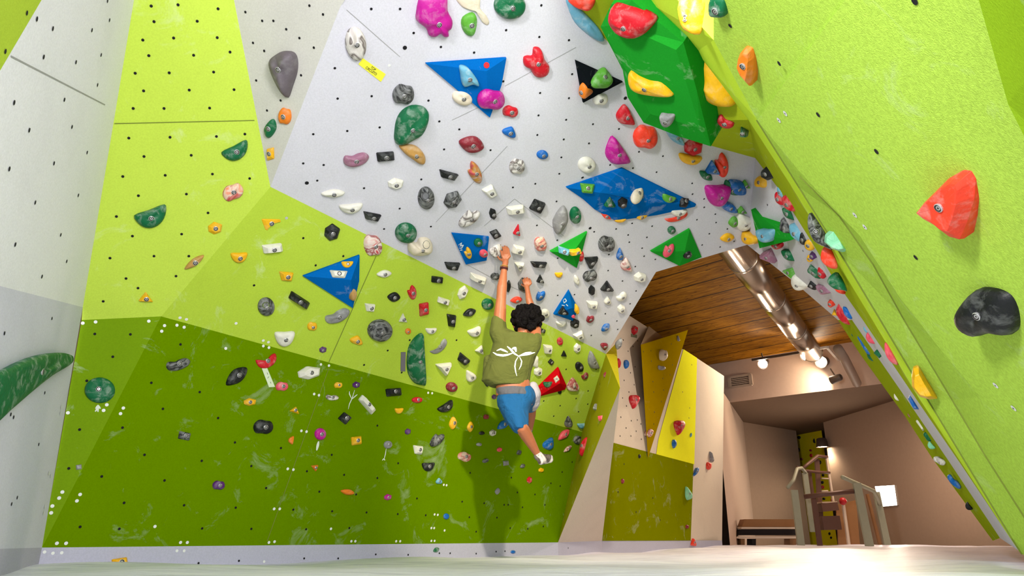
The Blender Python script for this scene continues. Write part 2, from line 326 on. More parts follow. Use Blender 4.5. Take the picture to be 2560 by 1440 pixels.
facet('R4', 'wall_arch_front_lime', [[Cc[2], E_[0], D[0], Cc[3]], [Cc[3], D[0], D[1], Cc[4]], [Cc[4], D[1], D[2]], [Cc[4], D[2], D[3], Cc[5]], [Cc[5], D[3], D[4], Cc[6]], [Cc[6], D[4], D[5], Cc[7]], [Cc[7], D[5], D[6], Cc[8]], [Cc[8], D[6], D[7], Cc[9]]], WGREEN, 'bright lime arch band', extra=lambda mb, on: rib(mb, Cc[2:], R4N, .007, JG))
facet('R3', 'wall_arch_bevel_lime', [[E_[0], E_[1], D[0]], [D[0], E_[1], E_[2], D[1]], [D[1], E_[2], D[2]], [D[2], E_[2], E_[3], D[3]], [D[3], E_[3], E_[4], D[4]], [D[4], E_[4], E_[5], D[5]], [D[5], E_[5], E_[6], D[6]], [D[6], E_[6], E_[7], D[7]]], WGREEN, 'arch bevel', extra=lambda mb, on: rib(mb, D[:7], R4N, .007, JG))
q = [hit(R1p, *x) for x in ((1784, 100), (1785, T), (2300, T), (2430, -60), (2520, 260), (2600, 420), (2820, 560), (2820, 1300))]
c1 = hit(R1p, 1784, 100)
def chalkdots(mb, on):
    for (u, v) in ((1964, 283), (1948, 300), (2138, 537), (2163, 567), (2535, 1020), (2490, 963)): 
        p, n = on(u, v)
        if p: disc(mb, p, n, .017, .003, 2, 12); disc(mb, p, n, .005, .005, 1)
cv = hit(R1p, 1893, T); cn = P(1784, 100, 3.12); cm = P(1785, T, 2.28)
facet('R0', 'wall_right_front_fold', [[Cc[1], cm, cv, Cc[2]]], WGREEN, 'near green fold', holes=[(1826, 64)], hr=.013)
facet('R1', 'wall_right_front_green', [[cv, q[2], q[3], q[4], q[5], q[6], q[7], E_[7], E_[6], E_[5], E_[4], E_[3], E_[2], E_[1], E_[0], Cc[2]]], WGREEN, 'near green wall',
   holes=[(1949,158),(2046,286),(2192,378),(2290,643),(2288,2)], extra=chalkdots, hr=.0145)
q2 = [P(2330, T, 1.2), P(2470, 0, 1.45), P(2560, 330, 1.8), P(2900, 700, 1.6), P(2900, T, 1.0)]
facet('R2', 'wall_right_side_green', [[q[2], P(2900, T, .95), P(2900, 520, 1.3), q[6], q[5], q[4], q[3]]], paint('side_green_paint', (150, 190, 40), .3, 2), 'far right green facet')

# ------------------------------------------------------------------ floor mat
MATTARP, nt, bs = base_mat('mat_tarpaulin'); co = coords(nt)
mp = N(nt, 'ShaderNodeMapping'); mp.inputs['Scale'].default_value = (1.2, 5.5, 1); nt.links.new(co, mp.inputs[0])
cc = ramp(nt, noise(nt, mp.outputs[0], 1.6, 6, .6, .5), [(.3, lin((204, 204, 222))), (.5, lin((234, 234, 252))), (.75, lin((248, 248, 255)))])
nt.links.new(cc, bs.inputs['Base Color']); bs.inputs['Roughness'].default_value = .42
bp = N(nt, 'ShaderNodeBump'); bp.inputs['Strength'].default_value = .5; bp.inputs['Distance'].default_value = .02
nt.links.new(noise(nt, mp.outputs[0], 5, 4), bp.inputs['Height']); nt.links.new(bp.outputs[0], bs.inputs['Normal'])
vs = []; fs = []; nx, ny = 120, 150
for j in range(ny + 1):
    t = j / ny; Y = -4 + 20.5 * t ** 1.15
    for i in range(nx + 1):
        X = -6 + 14.5 * i / nx
        z = .010 * math.sin(1.9 * X + 1.3 * Y) + .012 * math.sin(3.1 * Y + .8 * X) + .006 * math.sin(5.3 * X - 2.7 * Y)
        if Y > 5.6 and X > 2.2 : z += .05 * min(1, (Y - 5.6) / 5) * min(1, (X - 2.2) / 1.5)
        if Y < 1.2: z -= .03 * min(1, (1.2 - Y))
        vs.append((X, Y, z))
for j in range(ny):
    for i in range(nx):
        k = j * (nx + 1) + i; fs.append((k, k + 1, k + nx + 2, k + nx + 1))
fl = newobj('floor', mesh('floor', vs, fs, True), None, [MATTARP]); tag(fl, kind='structure')

# ------------------------------------------------------------------ back room shell
def shell(name, groups, mat, th=0):
    mb = MB()
    for g in groups: mb.add(g, [tuple(range(len(g)))])
    return tag(mb.build(name, [mat]), kind='structure')
WOOD, nt, bs = base_mat('plywood_boards'); co = coords(nt)
mp = N(nt, 'ShaderNodeMapping'); mp.inputs['Rotation'].default_value = (0, 0, math.radians(45.8)); nt.links.new(co, mp.inputs[0])
sep = N(nt, 'ShaderNodeSeparateXYZ'); nt.links.new(mp.outputs[0], sep.inputs[0])
mul = N(nt, 'ShaderNodeMath', operation='MULTIPLY'); nt.links.new(sep.outputs['Y'], mul.inputs[0]); mul.inputs[1].default_value = 1.45
fr = N(nt, 'ShaderNodeMath', operation='FRACT'); nt.links.new(mul.outputs[0], fr.inputs[0])
line = ramp(nt, fr.outputs[0], [(0, (1, 1, 1, 1)), (.045, (1, 1, 1, 1)), (.06, (0, 0, 0, 1)), (1, (0, 0, 0, 1))])
flo = N(nt, 'ShaderNodeMath', operation='FLOOR'); nt.links.new(mul.outputs[0], flo.inputs[0])
st = N(nt, 'ShaderNodeMapping'); st.inputs['Scale'].default_value = (1.2, 9, 1); nt.links.new(mp.outputs[0], st.inputs[0])
wood = ramp(nt, noise(nt, st.outputs[0], 2.4, 6, .65, .6), [(.28, lin((86, 52, 4))), (.5, lin((154, 102, 16))), (.72, lin((196, 140, 34)))])
st2 = N(nt, 'ShaderNodeMapping'); st2.inputs['Scale'].default_value = (3.5, 9, 1); nt.links.new(mp.outputs[0], st2.inputs[0])
kn = ramp(nt, noise(nt, st2.outputs[0], 1.9, 2), [(.28, (1, 1, 1, 1)), (.335, (0, 0, 0, 1))])
wood = mix(nt, kn, wood, lin((48, 24, 8))); wood = mix(nt, line, wood, lin((30, 14, 6)))
nt.links.new(wood, bs.inputs['Base Color']); bs.inputs['Roughness'].default_value = .6; bs.inputs['Specular IOR Level'].default_value = .08
CZ = ceil_z
HC_ = plain('light_block_grey', (150, 150, 150), .9)
shell('ceiling_light_block', [[(-6, -9, 4.7), (8, -9, 4.7), (8, 2.9, 4.7), (-6, 2.9, 4.7)]], HC_)  # unseen plane added over the camera to block world light from above
shell('ceiling', [[(-6, 2.9, CZ), (14, 2.9, CZ), (14, 26, CZ), (-6, 26, CZ)]], WOOD)
PINK = plain('warm_plaster', (202, 178, 160), .85, spec=.1); PINK2 = plain('dim_plaster', (172, 148, 128), .85, spec=.1); SOFF = plain('shaded_soffit_plaster', (128, 108, 92), .9, spec=.1)  # shade of soffit and far walls is put into the darker plaster colours
zc = zplane(CZ)
fa, fb = hit(zc, 1785, 910), hit(zc, 2017, 873)
PL['FA'] = mkplane(fa, fb, fa + Vector((0, 0, 1)))
sl, sr = hit(PL['FA'], 1808, 1012), hit(PL['FA'], 2135, 964)
sz = (sl.z + sr.z) / 2
d1 = (fb - fa).normalized(); fa0 = fa - d1 * 4; fb0 = fa + d1 * 6.6
dn = lambda p, z: Vector((p.x, p.y, z))
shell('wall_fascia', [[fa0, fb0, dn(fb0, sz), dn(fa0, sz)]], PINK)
zs = zplane(sz)
s1, s2, s3, s4 = hit(zs, 1858, 1055), hit(zs, 1990, 1077), hit(zs, 2058, 1056), hit(zs, 2240, 1000)
sd = (s4 - s3).normalized(); s5 = s3 + sd * 9
s0 = s1 + (s1 - s2).normalized() * 0
aw = Vector((-d1.y, d1.x, 0)); aw = aw if aw.y > 0 else -aw
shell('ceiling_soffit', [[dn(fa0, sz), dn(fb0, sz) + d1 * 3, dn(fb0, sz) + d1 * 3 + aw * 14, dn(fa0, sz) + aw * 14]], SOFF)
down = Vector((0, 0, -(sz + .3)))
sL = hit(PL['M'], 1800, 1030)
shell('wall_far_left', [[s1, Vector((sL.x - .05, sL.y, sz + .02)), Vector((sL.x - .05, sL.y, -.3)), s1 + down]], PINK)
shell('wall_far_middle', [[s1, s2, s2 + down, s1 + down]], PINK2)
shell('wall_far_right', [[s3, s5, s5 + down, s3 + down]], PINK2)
ty = [s2, s3, s3 + down, s2 + down]
tower = facet('TW', 'wall_far_yellow', [[s2 + Vector((.3, 1.2, .6)), s3 + Vector((.6, 1.6, .6)), s3 + Vector((.6, 1.6, -sz - .3)), s2 + Vector((.3, 1.2, -sz - .3))]], paint('tower_yellow', (214, 196, 20), .1), 'far yellow tower')
shell('wall_light_block_back', [[(-6, 26, CZ), (14, 26, CZ), (14, 26, -.3), (-6, 26, -.3)]], PINK2)  # unseen wall added to keep outside light from leaking into the back room
shell('wall_light_block_left', [[(-6, 5.5, CZ), (-6, 26, CZ), (-6, 26, -.3), (-6, 5.5, -.3)]], PINK2)  # also added out of view, shuts off the light leak on the left
shell('wall_light_block_right', [[(3.4, 2.9, CZ), (14, 2.9, CZ), (14, 2.9, -.3), (3.4, 2.9, -.3)], [(14, 2.9, CZ), (14, 26, CZ), (14, 26, -.3), (14, 2.9, -.3)]], PINK2)  # unseen too, added to stop world light entering right of the arch
shell('floor_back', [[(-6, 12, -.3), (14, 12, -.3), (14, 26, -.3), (-6, 26, -.3)]], plain('dark_floor', (90, 80, 72), .8))

# ------------------------------------------------------------------ ray casting on the facets (used to seat every hold on its panel)
def tri_hit(tris, u, v, all=False):
    r = ray(u, v); best = None
    for t in tris:
        a, b, c = t; n = (b - a).cross(c - a)
        if n.length < 1e-9: continue
        n.normalize(); dd = n.dot(r)
        if abs(dd) < 1e-6: continue
        s = n.dot(a - CAM) / dd
        if s <= .05: continue
        p = CAM + r * s
        ok = [n.dot((y - x).cross(p - x)) for x, y in ((a, b), (b, c), (c, a))]
        if min(ok) >= -1e-9 or max(ok) <= 1e-9:
            if best is None or s < best[0]:
                if n.dot(r) > 0: n = -n
                best = (s, p, n)
    return best
def cast(u, v, on=None):
    best = None
    for key, tris, place in FACETS:
        if on and key != on: continue
        x = tri_hit(tris, u, v)
        if x and (best is None or x[0] < best[0]): best = x + (place, key)
    if best is None and on in ('W6', 'O1', 'W4'):
        b2 = cast(u, v)
        if b2 and b2[4] in ('W4', 'W6', 'W7', 'O1', 'R5', 'V9', 'V3'): return b2
    if best is None and on:
        pl = PL[on]; p = hit(pl, u, v); n = pl[0]
        place = [f[2] for f in FACETS if f[0] == on][0]; best = ((p - CAM).length, p, n, place, on)
    return best

# ------------------------------------------------------------------ holds
OUT = {
 'o': [(math.cos(a), math.sin(a)) for a in [i * math.pi / 6 for i in range(12)]],
 's': [(1, .05), (.82, .62), (.35, .95), (-.2, .85), (-.75, .8), (-1, .2), (-.88, -.45), (-.35, -.95), (.25, -.82), (.8, -.7)],
 'd': [(0, -1), (.45, -.55), (.85, .05), (.95, .55), (.6, .95), (0, 1), (-.6, .95), (-.95, .55), (-.85, .05), (-.45, -.55)],
 'l': [(-1, .15), (-.5, -.6), (.1, -.95), (.65, -.7), (1, -.1), (.6, .6), (0, .95), (-.6, .7)],
 'b': [(-1, .1), (-.85, -.55), (-.3, -.5), (.1, -.85), (.65, -1), (1, -.5), (.85, .2), (.35, .75), (-.3, 1), (-.85, .75)],
 'c': [(-1, -.3), (-.45, -.05), (.1, -.2), (.5, -.75), (.95, -.9), (1, -.1), (.6, .6), (-.1, .95), (-.75, .65)],
 'w': [(-1, -.75), (0, -.8), (1, -.85), (.95, -.1), (.55, .65), (0, .95), (-.55, .75), (-.92, .1)],
 't': [(0, -1), (1, .85), (-1, .7)],
 'q': [(-1, -.8), (1, -.6), (.7, .9), (-.65, .75)],
 'r': [(-1, -.75), (.9, -1), (1, .7), (-.85, 1)],
 'p': [(-.9, -.3), (-.1, -1), (.95, -.55), (.8, .6), (-.1, 1), (-.85, .55)],
 'k': [(-1, 0), (-.1, -1), (1, -.1), (.1, 1)],
 'f': [(0, -1), (.5, -.2), (.95, .95), (.2, 1), (-.6, .8), (-.9, .1), (-.5, -.6)],
}
SHAPE = dict(o='oval', s='lumpy', d='teardrop', l='leaf-shaped', b='bean-shaped', c='crescent', w='half-round', t='triangular', q='wedge-shaped', r='blocky', p='angular', k='diamond', f='fin-shaped')
ORG = 'osdlbcwf'
CL = {
 'W': ('white', (236, 234, 222), .12), 'K': ('black', (15, 18, 21), .16), 'Y': ('yellow', (246, 186, 20), .16), 'O': ('orange', (238, 130, 30), .2),
 'R': ('red', (205, 18, 38), .35), 'M': ('maroon', (140, 36, 50), .3), 'P': ('pink', (232, 84, 104), .3), 'V': ('purple', (84, 26, 110), .2),
 'G': ('magenta', (192, 16, 148), .25), 'N': ('dark green', (0, 104, 62), .45), 'L': ('light green', (92, 170, 52), .3), 'B': ('blue', (10, 104, 190), .4),
 'C': ('light blue', (112, 178, 206), .5), 'A': ('grey', (140, 140, 142), .45), 'T': ('tan', (196, 150, 80), .25), 'E': ('orange-red', (250, 66, 40), .25),
 'I': ('mint green', (140, 218, 176), .4), 'S': ('slate grey', (104, 96, 102), .12), 'D': ('mauve', (160, 110, 134), .35), 'J': ('cream', (232, 220, 196), .2),
}
MAR = {'Z': ('black and grey', (30, 32, 36), (120, 122, 122), (16, 16, 18)), 'X': ('red and white', (200, 80, 84), (226, 214, 206), (150, 40, 50)),
       'U': ('grey and white', (190, 184, 178), (222, 218, 212), (96, 84, 80)), 'Q': ('orange and pink', (232, 140, 100), (226, 200, 180), (190, 70, 70)),
       'H': ('red and ochre', (176, 70, 74), (186, 136, 50), (190, 160, 160))}
def hold_mat(c):
    if c in MAR: n, a, b2, c3 = MAR[c]; return resin('hold_' + n.replace(' ', '_'), a, .25, b2, c3)
    n, a, ch = CL[c]; return resin('hold_' + n.replace(' ', '_'), a, ch)
def cname(c): return (MAR[c][0] if c in MAR else CL[c][0])
# one bolt mesh shared by all
bb = MB(); sg = 12
for (r0, r1, z0, z1, mi) in ((.019, .019, -.02, .004, 0), (.019, .0155, .004, .006, 0), (.0155, .010, .006, .001, 1), (.010, .0098, .001, .004, 0)):
    k = [Vector((r0 * math.cos(a), r0 * math.sin(a), z0)) for a in [2 * math.pi * i / sg for i in range(sg)]] + [Vector((r1 * math.cos(a), r1 * math.sin(a), z1)) for a in [2 * math.pi * i / sg for i in range(sg)]]
    bb.add(k, [(i, (i + 1) % sg, sg + (i + 1) % sg, sg + i) for i in range(sg)], mi)
bb.add([Vector((.0098 * math.cos(a), .0098 * math.sin(a), .004)) for a in [2 * math.pi * i / sg for i in range(sg)]], [tuple(range(sg))], 0)
bb.add([Vector((.0045 * math.cos(a), .0045 * math.sin(a), .0046)) for a in [2 * math.pi * i / 6 for i in range(6)]], [tuple(range(6))], 1)
BOLTME = mesh('bolt', bb.v, bb.f, False, bb.m); BOLTME.materials.append(plain('bolt_steel', (196, 196, 198), .35, .6)); BOLTME.materials.append(plain('bolt_socket', (40, 34, 34), .7))

def catmull(pts, k=3):
    n = len(pts); out = []
    for i in range(n):
        p0, p1, p2, p3 = [Vector(pts[(i + j - 1) % n]) for j in range(4)]
        for s in range(k):
            t = s / k
            out.append(.5 * ((2 * p1) + (-p0 + p2) * t + (2 * p0 - 5 * p1 + 4 * p2 - p3) * t * t + (-p0 + 3 * p1 - 3 * p2 + p3) * t ** 3))
    return out
HOLDS = []
def make_hold(pts, color, on=None, shape='s', height=None, organic=True, label=None, bolt=True, name='climbing_hold', depth=None, cen=None, mat=None, cat='climbing hold', flat=False, tilt=None):
    """pts: outline in pixels; the hold is seated on the panel behind it with its own thickness"""
    u = sum(p[0] for p in pts) / len(pts); v = sum(p[1] for p in pts) / len(pts)
    if cen: u, v = cen
    if depth:
        pc = P(u, v, depth); n = tilt or Vector((-.45, -.75, -.45)).normalized(); place, key = 'arch edge', 'edge'
        if isinstance(on, str): key = on; place = [f[2] for f in FACETS if f[0] == on][0]
    else:
        _, pc, n, place, key = cast(u, v, on)
    view = (CAM - pc).normalized(); c = n.dot(view)
    n2 = n.copy()
    if c < .55 and not flat:                        # steep panels: the block stands out and shows its side
        for k in range(30):
            n2 = (n2 + view * .06).normalized()
            if n2.dot(view) >= .62: break
    pl = (n2, n2.dot(pc))
    org = catmull([(x, y) for x, y in pts], 3) if organic else None
    o2 = [(p.x, p.y) for p in org] if org else [p for i in range(len(pts)) for p in ((pts[i][0] * .94 + pts[i - 1][0] * .06, pts[i][1] * .94 + pts[i - 1][1] * .06), (pts[i][0] * .94 + pts[(i + 1) % len(pts)][0] * .06, pts[i][1] * .94 + pts[(i + 1) % len(pts)][1] * .06))]
    ring = [hit(pl, *p) for p in o2]
    if n2 != n:                                     # keep the whole outline clear of the panel
        low = min((p - pc).dot(n) for p in ring)
        if low < 0: pl = (n2, pl[1] - low * .75); ring = [hit(pl, *p) for p in o2]
    m = len(ring); ctr = sum(ring, Vector()) / m
    rad = sum((p - ctr).length for p in ring) / m
    rmin = min((p - ctr).length for p in ring)
    H = (height if height else min(.55 * rad, .9 * rmin + .01))
    back = (.10 * rad + (rad * 1.1 if c < .55 and not flat else 0)) + .004
    rnd = random.Random(int(u * 31 + v * 17)); ph = [rnd.uniform(0, 6.28) for _ in range(6)]
    sh = Vector((0, 0, 0))
    up = Vector((0, 0, 1)); up = (up - n2 * up.dot(n2))
    if up.length > .01: up.normalize()
    side = n2.cross(up)
    off = up * rad * rnd.uniform(.0, .16) + side * rad * rnd.uniform(-.12, .12)
    if organic: prof = [(1, 0), (.985, .30), (.90, .62), (.72, .86), (.45, .97), (.2, 1.0)]
    else: prof = [(1, 0), (.97, .35), (.66, 1.0), (.60, 1.03)]
    vs = [p - n2 * back for p in ring]
    for (s, hh) in prof:
        for i, p in enumerate(ring):
            a = 2 * math.pi * i / m
            w = 1 + (.10 * math.sin(2 * a + ph[0]) + .07 * math.sin(3 * a + ph[1])) * (hh if organic else .4) * .8
            vs.append(ctr + (p - ctr) * s + n2 * H * hh * w + off * hh)
    k = len(vs); vs.append(ctr + n2 * H * (.99 if organic else 1.0) + off)
    fs = []
    L = len(prof) + 1
    for r in range(L - 1):
        for i in range(m): fs.append((r * m + i, r * m + (i + 1) % m, (r + 1) * m + (i + 1) % m, (r + 1) * m + i))
    for i in range(m): fs.append(((L - 1) * m + i, (L - 1) * m + (i + 1) % m, k))
    fs.append(tuple(range(m))[::-1])
    # orientation, origin at the seat of the hold
    R = Matrix((side, up, n2)).transposed() if up.length > .5 else Matrix.Identity(3)
    Ri = R.transposed(); loc = [Ri @ (p - pc) for p in vs]
    me = mesh(name, loc, fs, organic)
    bm = bmesh.new(); bm.from_mesh(me); bmesh.ops.recalc_face_normals(bm, faces=bm.faces); bm.to_mesh(me); bm.free()
    if organic: me.polygons.foreach_set('use_smooth', [True] * len(me.polygons))
    o = newobj(name, me, None, [mat or hold_mat(color)]); o.matrix_world = Matrix.Translation(pc) @ R.to_4x4()
    w = max(p[0] for p in pts) - min(p[0] for p in pts); hgt = max(p[1] for p in pts) - min(p[1] for p in pts)
    if bolt and min(w, hgt) >= 15:
        bo = bpy.data.objects.new('bolt', BOLTME); COL.objects.link(bo); bo.parent = o
        bd = Ri @ (ctr + n2 * H * (1.0 if organic else 1.035) + off * .98 - pc)
        sc = min(1.0, rad / .055); bo.location = bd; bo.scale = (sc, sc, sc)
    o['category'] = cat
    HOLDS.append(dict(o=o, u=u, v=v, w=w, h=hgt, color=cname(color) if color in CL or color in MAR else color, shape=SHAPE.get(shape, shape), place=place, key=key, label=label, cat=cat))
    return o
def std(u, v, w, hh, rot, shape, color, on=None, **k):
    if on in ('W6', 'W7', 'R5', 'O1') and u > 1750: w *= 1.18; hh *= 1.22
    a = math.radians(rot); ca, sa = math.cos(a), math.sin(a)
    pts = [(u + (x * w / 2) * ca - (y * hh / 2) * sa, v + (x * w / 2) * sa + (y * hh / 2) * ca) for x, y in OUT[shape]]
    return make_hold(pts, color, on, shape, organic=shape in ORG, **k)

# ---- volumes: big plywood boxes screwed on the panels
def volume(key, name, outline, apex, hgt, mat, label, place, on, ridge=None, skirt=.01):
    pl = PL[on]
    base = [hit(pl, *q) for q in outline]
    # outline seen in the photograph is the foot of the volume; the apex stands off along the panel normal
    ap = []
    for q in (ridge or [apex]):
        g = hit(pl, *q); r = ray(*q)
        # move along the view ray until hgt above the panel
        s = hgt / abs(pl[0].dot(r)); ap.append(g - r * s)
    mb = MB(); tris = []
    m = len(base)
    rim = [b + pl[0] * .02 for b in base]
    mb.add([b - pl[0] * skirt for b in base] + rim, [(i, (i + 1) % m, m + (i + 1) % m, m + i) for i in range(m)])
    if len(ap) == 1:
        for i in range(m):
            t = (rim[i], rim[(i + 1) % m], ap[0]); mb.add(t, [(0, 1, 2)]); tris.append(t)
    else:                                            # ridge of several points: outline point -> nearest ridge point
        near = [min(range(len(ap)), key=lambda j: (outline[i][0] - ridge[j][0]) ** 2 + (outline[i][1] - ridge[j][1]) ** 2) for i in range(m)]
        for i in range(m):
            j = (i + 1) % m
            t = (rim[i], rim[j], ap[near[i]]); mb.add(t, [(0, 1, 2)]); tris.append(t)
            if near[i] != near[j]:
                t = (rim[j], ap[near[j]], ap[near[i]]); mb.add(t, [(0, 1, 2)]); tris.append(t)
        if len(ap) > 2: mb.add(ap, [tuple(range(len(ap)))]); tris += [(ap[0], ap[i], ap[i + 1]) for i in range(1, len(ap) - 1)]
    me = mesh(name, mb.v, mb.f); bm = bmesh.new(); bm.from_mesh(me); bmesh.ops.remove_doubles(bm, verts=bm.verts, dist=.0005); bmesh.ops.recalc_face_normals(bm, faces=bm.faces); bm.to_mesh(me); bm.free()
    o = newobj(name, me, None, [mat]); tag(o, label, 'climbing volume', 'climbing volumes')
    FACETS.append((key, tris, place)); PL[key] = pl
    return o
BV = paint('blue_volume_paint', (8, 98, 178), .5, .3, .4); GV = paint('green_volume_paint', (34, 152, 44), .55, .3, .4); RV = paint('red_volume_paint', (196, 16, 26), .4, .3, .4); KV = paint('black_volume_paint', (20, 24, 28), .45, .2, .3)
volume('V1', 'climbing_volume', [(1063, 156), (1264, 142), (1252, 210), (1223, 291)], (1216, 178), .055, BV, 'blue triangular volume hanging at the top of the grey overhang', 'top blue volume', 'W4')
volume('V2', 'climbing_volume', [(1437, 149), (1555, 202), (1456, 254)], (1472, 212), .12, KV, 'black three-sided volume beside the olive underside of the arch', 'black volume', 'W4')
volume('V4', 'climbing_volume', [(1128, 581), (1221, 590), (1215, 648), (1163, 658)], (1190, 632), .04, BV, 'small blue volume left of the climber raised hand', 'small blue volume', 'W4')
volume('V5', 'climbing_volume', [(1374, 626), (1466, 577), (1455, 620), (1440, 667)], (1432, 632), .08, GV, 'green triangular volume in the middle of the grey overhang', 'small green volume', 'W4')
volume('V6', 'climbing_volume', [(1421, 723), (1445, 770), (1430, 799), (1383, 783)], (1430, 770), .07, BV, 'small blue volume right of the climber head', 'low blue volume', 'W4')
volume('V7', 'climbing_volume', [(1625, 626), (1722, 570), (1752, 640), (1697, 662)], (1712, 628), .08, GV, 'green triangular volume at the rim above the plank ceiling', 'rim green volume', 'W4')
volume('V8', 'climbing_volume', [(1414, 466), (1554, 418), (1738, 508), (1735, 514), (1640, 535), (1536, 549), (1484, 520), (1455, 494)], (1540, 490), .09, BV, 'large blue kite shaped volume on the grey overhang', 'kite volume', 'W4', ridge=[(1500, 482), (1560, 484), (1640, 505)])
volume('V10', 'climbing_volume', [(756, 688), (897, 636), (896, 700), (880, 768)], (878, 700), .12, BV, 'blue triangular volume on the middle lime panel', 'left blue volume', 'L2')
volume('V11', 'climbing_volume', [(1394, 917), (1414, 962), (1410, 972), (1342, 990), (1345, 965)], (1400, 958), .12, RV, 'red wedge volume just right of the climber hip', 'red volume', 'L2')
PL['V3P'] = mkplane(P(1505, 62, 4.2), P(1712, 100, 3.95), P(1780, 361, 4.95))
volume('V3', 'climbing_volume', [(1505, 62), (1532, 5), (1582, -6), (1712, 100), (1745, 220), (1780, 361), (1700, 336), (1612, 302), (1572, 238), (1560, 170)], (1650, 150), .06, GV, 'huge bright green volume under the arch apex', 'huge green volume', 'V3P', skirt=.28, ridge=[(1545, 60), (1690, 125), (1750, 320), (1625, 285), (1580, 200)])
v9 = [(1882, 522), (1984, 598), (1903, 619)]; PL['V9P'] = mkplane(*[P(u_, v_, cast(u_, v_ - 2, 'W6')[1].y - .08) for u_, v_ in v9])
volume('V9', 'climbing_volume', v9, (1915, 590), .05, GV, 'green triangular volume on the grey arch leg', 'arch green volume', 'V9P', skirt=.2)

C = lambda pts, color, label, **k: make_hold(pts, color, label=label, shape=k.pop('shape', 'lumpy'), **k)
C([(690,140),(712,128),(735,130),(745,148),(744,180),(733,215),(722,244),(708,232),(690,198),(680,170),(680,152)], 'S', 'slate grey teardrop hold pointing down on the narrow grey panel', height=.09)
C([(985,335),(990,300),(1005,275),(1030,262),(1058,266),(1070,283),(1064,310),(1050,335),(1025,350),(1010,358),(992,360),(986,350)], 'N', 'big dark green leaf-shaped hold on the grey overhang')
C([(997,362),(1030,361),(1050,372),(1062,392),(1060,408),(1048,409),(1030,397),(1010,382)], 'T', 'tan wing-shaped hold touching the big green leaf hold')
C([(1054,-12),(1112,-12),(1118,25),(1130,50),(1128,70),(1120,77),(1121,90),(1110,92),(1100,84),(1087,92),(1072,88),(1065,70),(1042,52),(1040,30)], 'G', 'large magenta rippled hold cut off by the top of the photo')
C([(1140,-10),(1196,-10),(1200,20),(1215,38),(1223,55),(1218,63),(1205,55),(1195,35),(1180,25),(1165,22),(1150,12)], 'J', 'cream twisted horn hold at the top edge of the photo', bolt=False)
C([(1180,30),(1190,45),(1188,70),(1180,89),(1165,86),(1153,65),(1156,42)], 'L', 'light green leaf hold below the cream horn hold')
C([(1333,118),(1347,118),(1355,130),(1360,147),(1372,165),(1368,185),(1350,193),(1335,188),(1325,172),(1310,163),(1308,143),(1318,138),(1330,137)], 'R', 'large red three-lobed hold between the top blue and black volumes')
C([(1148,165),(1165,166),(1180,180),(1193,200),(1196,214),(1180,210),(1160,216),(1152,200),(1150,185)], 'C', 'light blue pointed hold on the top blue volume')
C([(1540,10),(1590,18),(1640,42),(1634,62),(1612,82),(1585,86),(1550,75),(1531,50),(1529,28)], 'R', 'big red half-round hold at the top of the huge green volume', height=.09)
C([(1577,177),(1597,190),(1625,201),(1655,205),(1683,232),(1678,238),(1640,236),(1600,228),(1580,215),(1572,195)], 'Y', 'yellow banana-shaped hold on the huge green volume')
C([(1413,-8),(1440,12),(1470,40),(1495,70),(1509,100),(1490,100),(1455,75),(1430,45)], 'C', 'long light blue fin left of the huge green volume', bolt=False, on='W4')
C([(1420,-10),(1484,-8),(1484,15),(1470,22),(1445,12)], 'E', 'orange-red fin at the top edge beside the long light blue fin', bolt=False, on='O1')
C([(1712,-10),(1760,-10),(1758,50),(1748,84),(1735,82),(1718,65)], 'Y', 'chalky yellow slab at the top of the lime arch ridge', height=.08)
C([(1748,110),(1765,128),(1803,180),(1838,253),(1820,263),(1790,255),(1765,235),(1735,200),(1722,165),(1728,135)], 'Y', 'long chalky yellow slab along the arch ridge', height=.10)
C([(1717,77),(1742,110),(1725,140),(1720,172),(1708,150),(1706,115)], 'P', 'pink-red fin behind the long yellow slab', bolt=False)
C([(1780,-8),(1812,-8),(1818,15),(1815,38),(1795,40),(1777,33)], 'N', 'dark green block at the top left corner of the near wall')
C([(1872,111),(1890,113),(1892,140),(1888,185),(1879,215),(1862,195),(1850,165),(1855,130)], 'O', 'amber beak-shaped hold on the near green wall', organic=False, height=.05)
C([(2300,530),(2322,502),(2347,478),(2385,440),(2420,420),(2446,419),(2455,440),(2452,490),(2435,545),(2412,597),(2385,590),(2350,562),(2318,545)], 'E', 'big red-orange faceted hold on the near green wall', height=.075, organic=False, cen=(2385, 515))
C([(2399,795),(2415,760),(2450,722),(2490,717),(2540,725),(2558,750),(2553,800),(2530,836),(2480,832),(2440,841),(2410,826)], 'K', 'big black rounded hold on the near green wall', height=.075)
C([(-70,980),(-30,940),(0,925),(40,905),(90,890),(140,886),(172,893),(176,905),(165,918),(120,945),(70,985),(30,1020),(0,1045),(-60,1090)], 'N', 'huge dark green horn hold on the lower left grey panel', height=.07, flat=True)
C([(1053,832),(1056,850),(1059,900),(1062,958),(1055,963),(1035,957),(1020,935),(1016,905),(1020,870),(1034,845)], 'N', 'tall dark green fin on the middle lime panel')
C([(653,547),(700,548),(702,555),(680,560),(668,576),(663,574)], 'Y', 'yellow flag-shaped hold at the top of the middle lime panel', organic=False)
C([(2283,918),(2297,912),(2318,950),(2345,995),(2325,997),(2300,990),(2280,965),(2279,940)], 'Y', 'bright yellow beak hold on the lime arch ridge', height=.09, depth=4.6, on='R5', bolt=False, organic=False)
C([(2064,585),(2092,560),(2110,590),(2127,626),(2108,630),(2082,622),(2062,604)], 'I', 'mint green wedge on the bright arch band', height=.10, depth=4.25, on='R4', bolt=False, organic=False)
C([(2024,534),(2040,540),(2062,575),(2082,622),(2064,618),(2038,604),(2022,570)], 'Z', 'grey and black speckled fin on the arch ridge', depth=4.5, on='R5', height=.07)
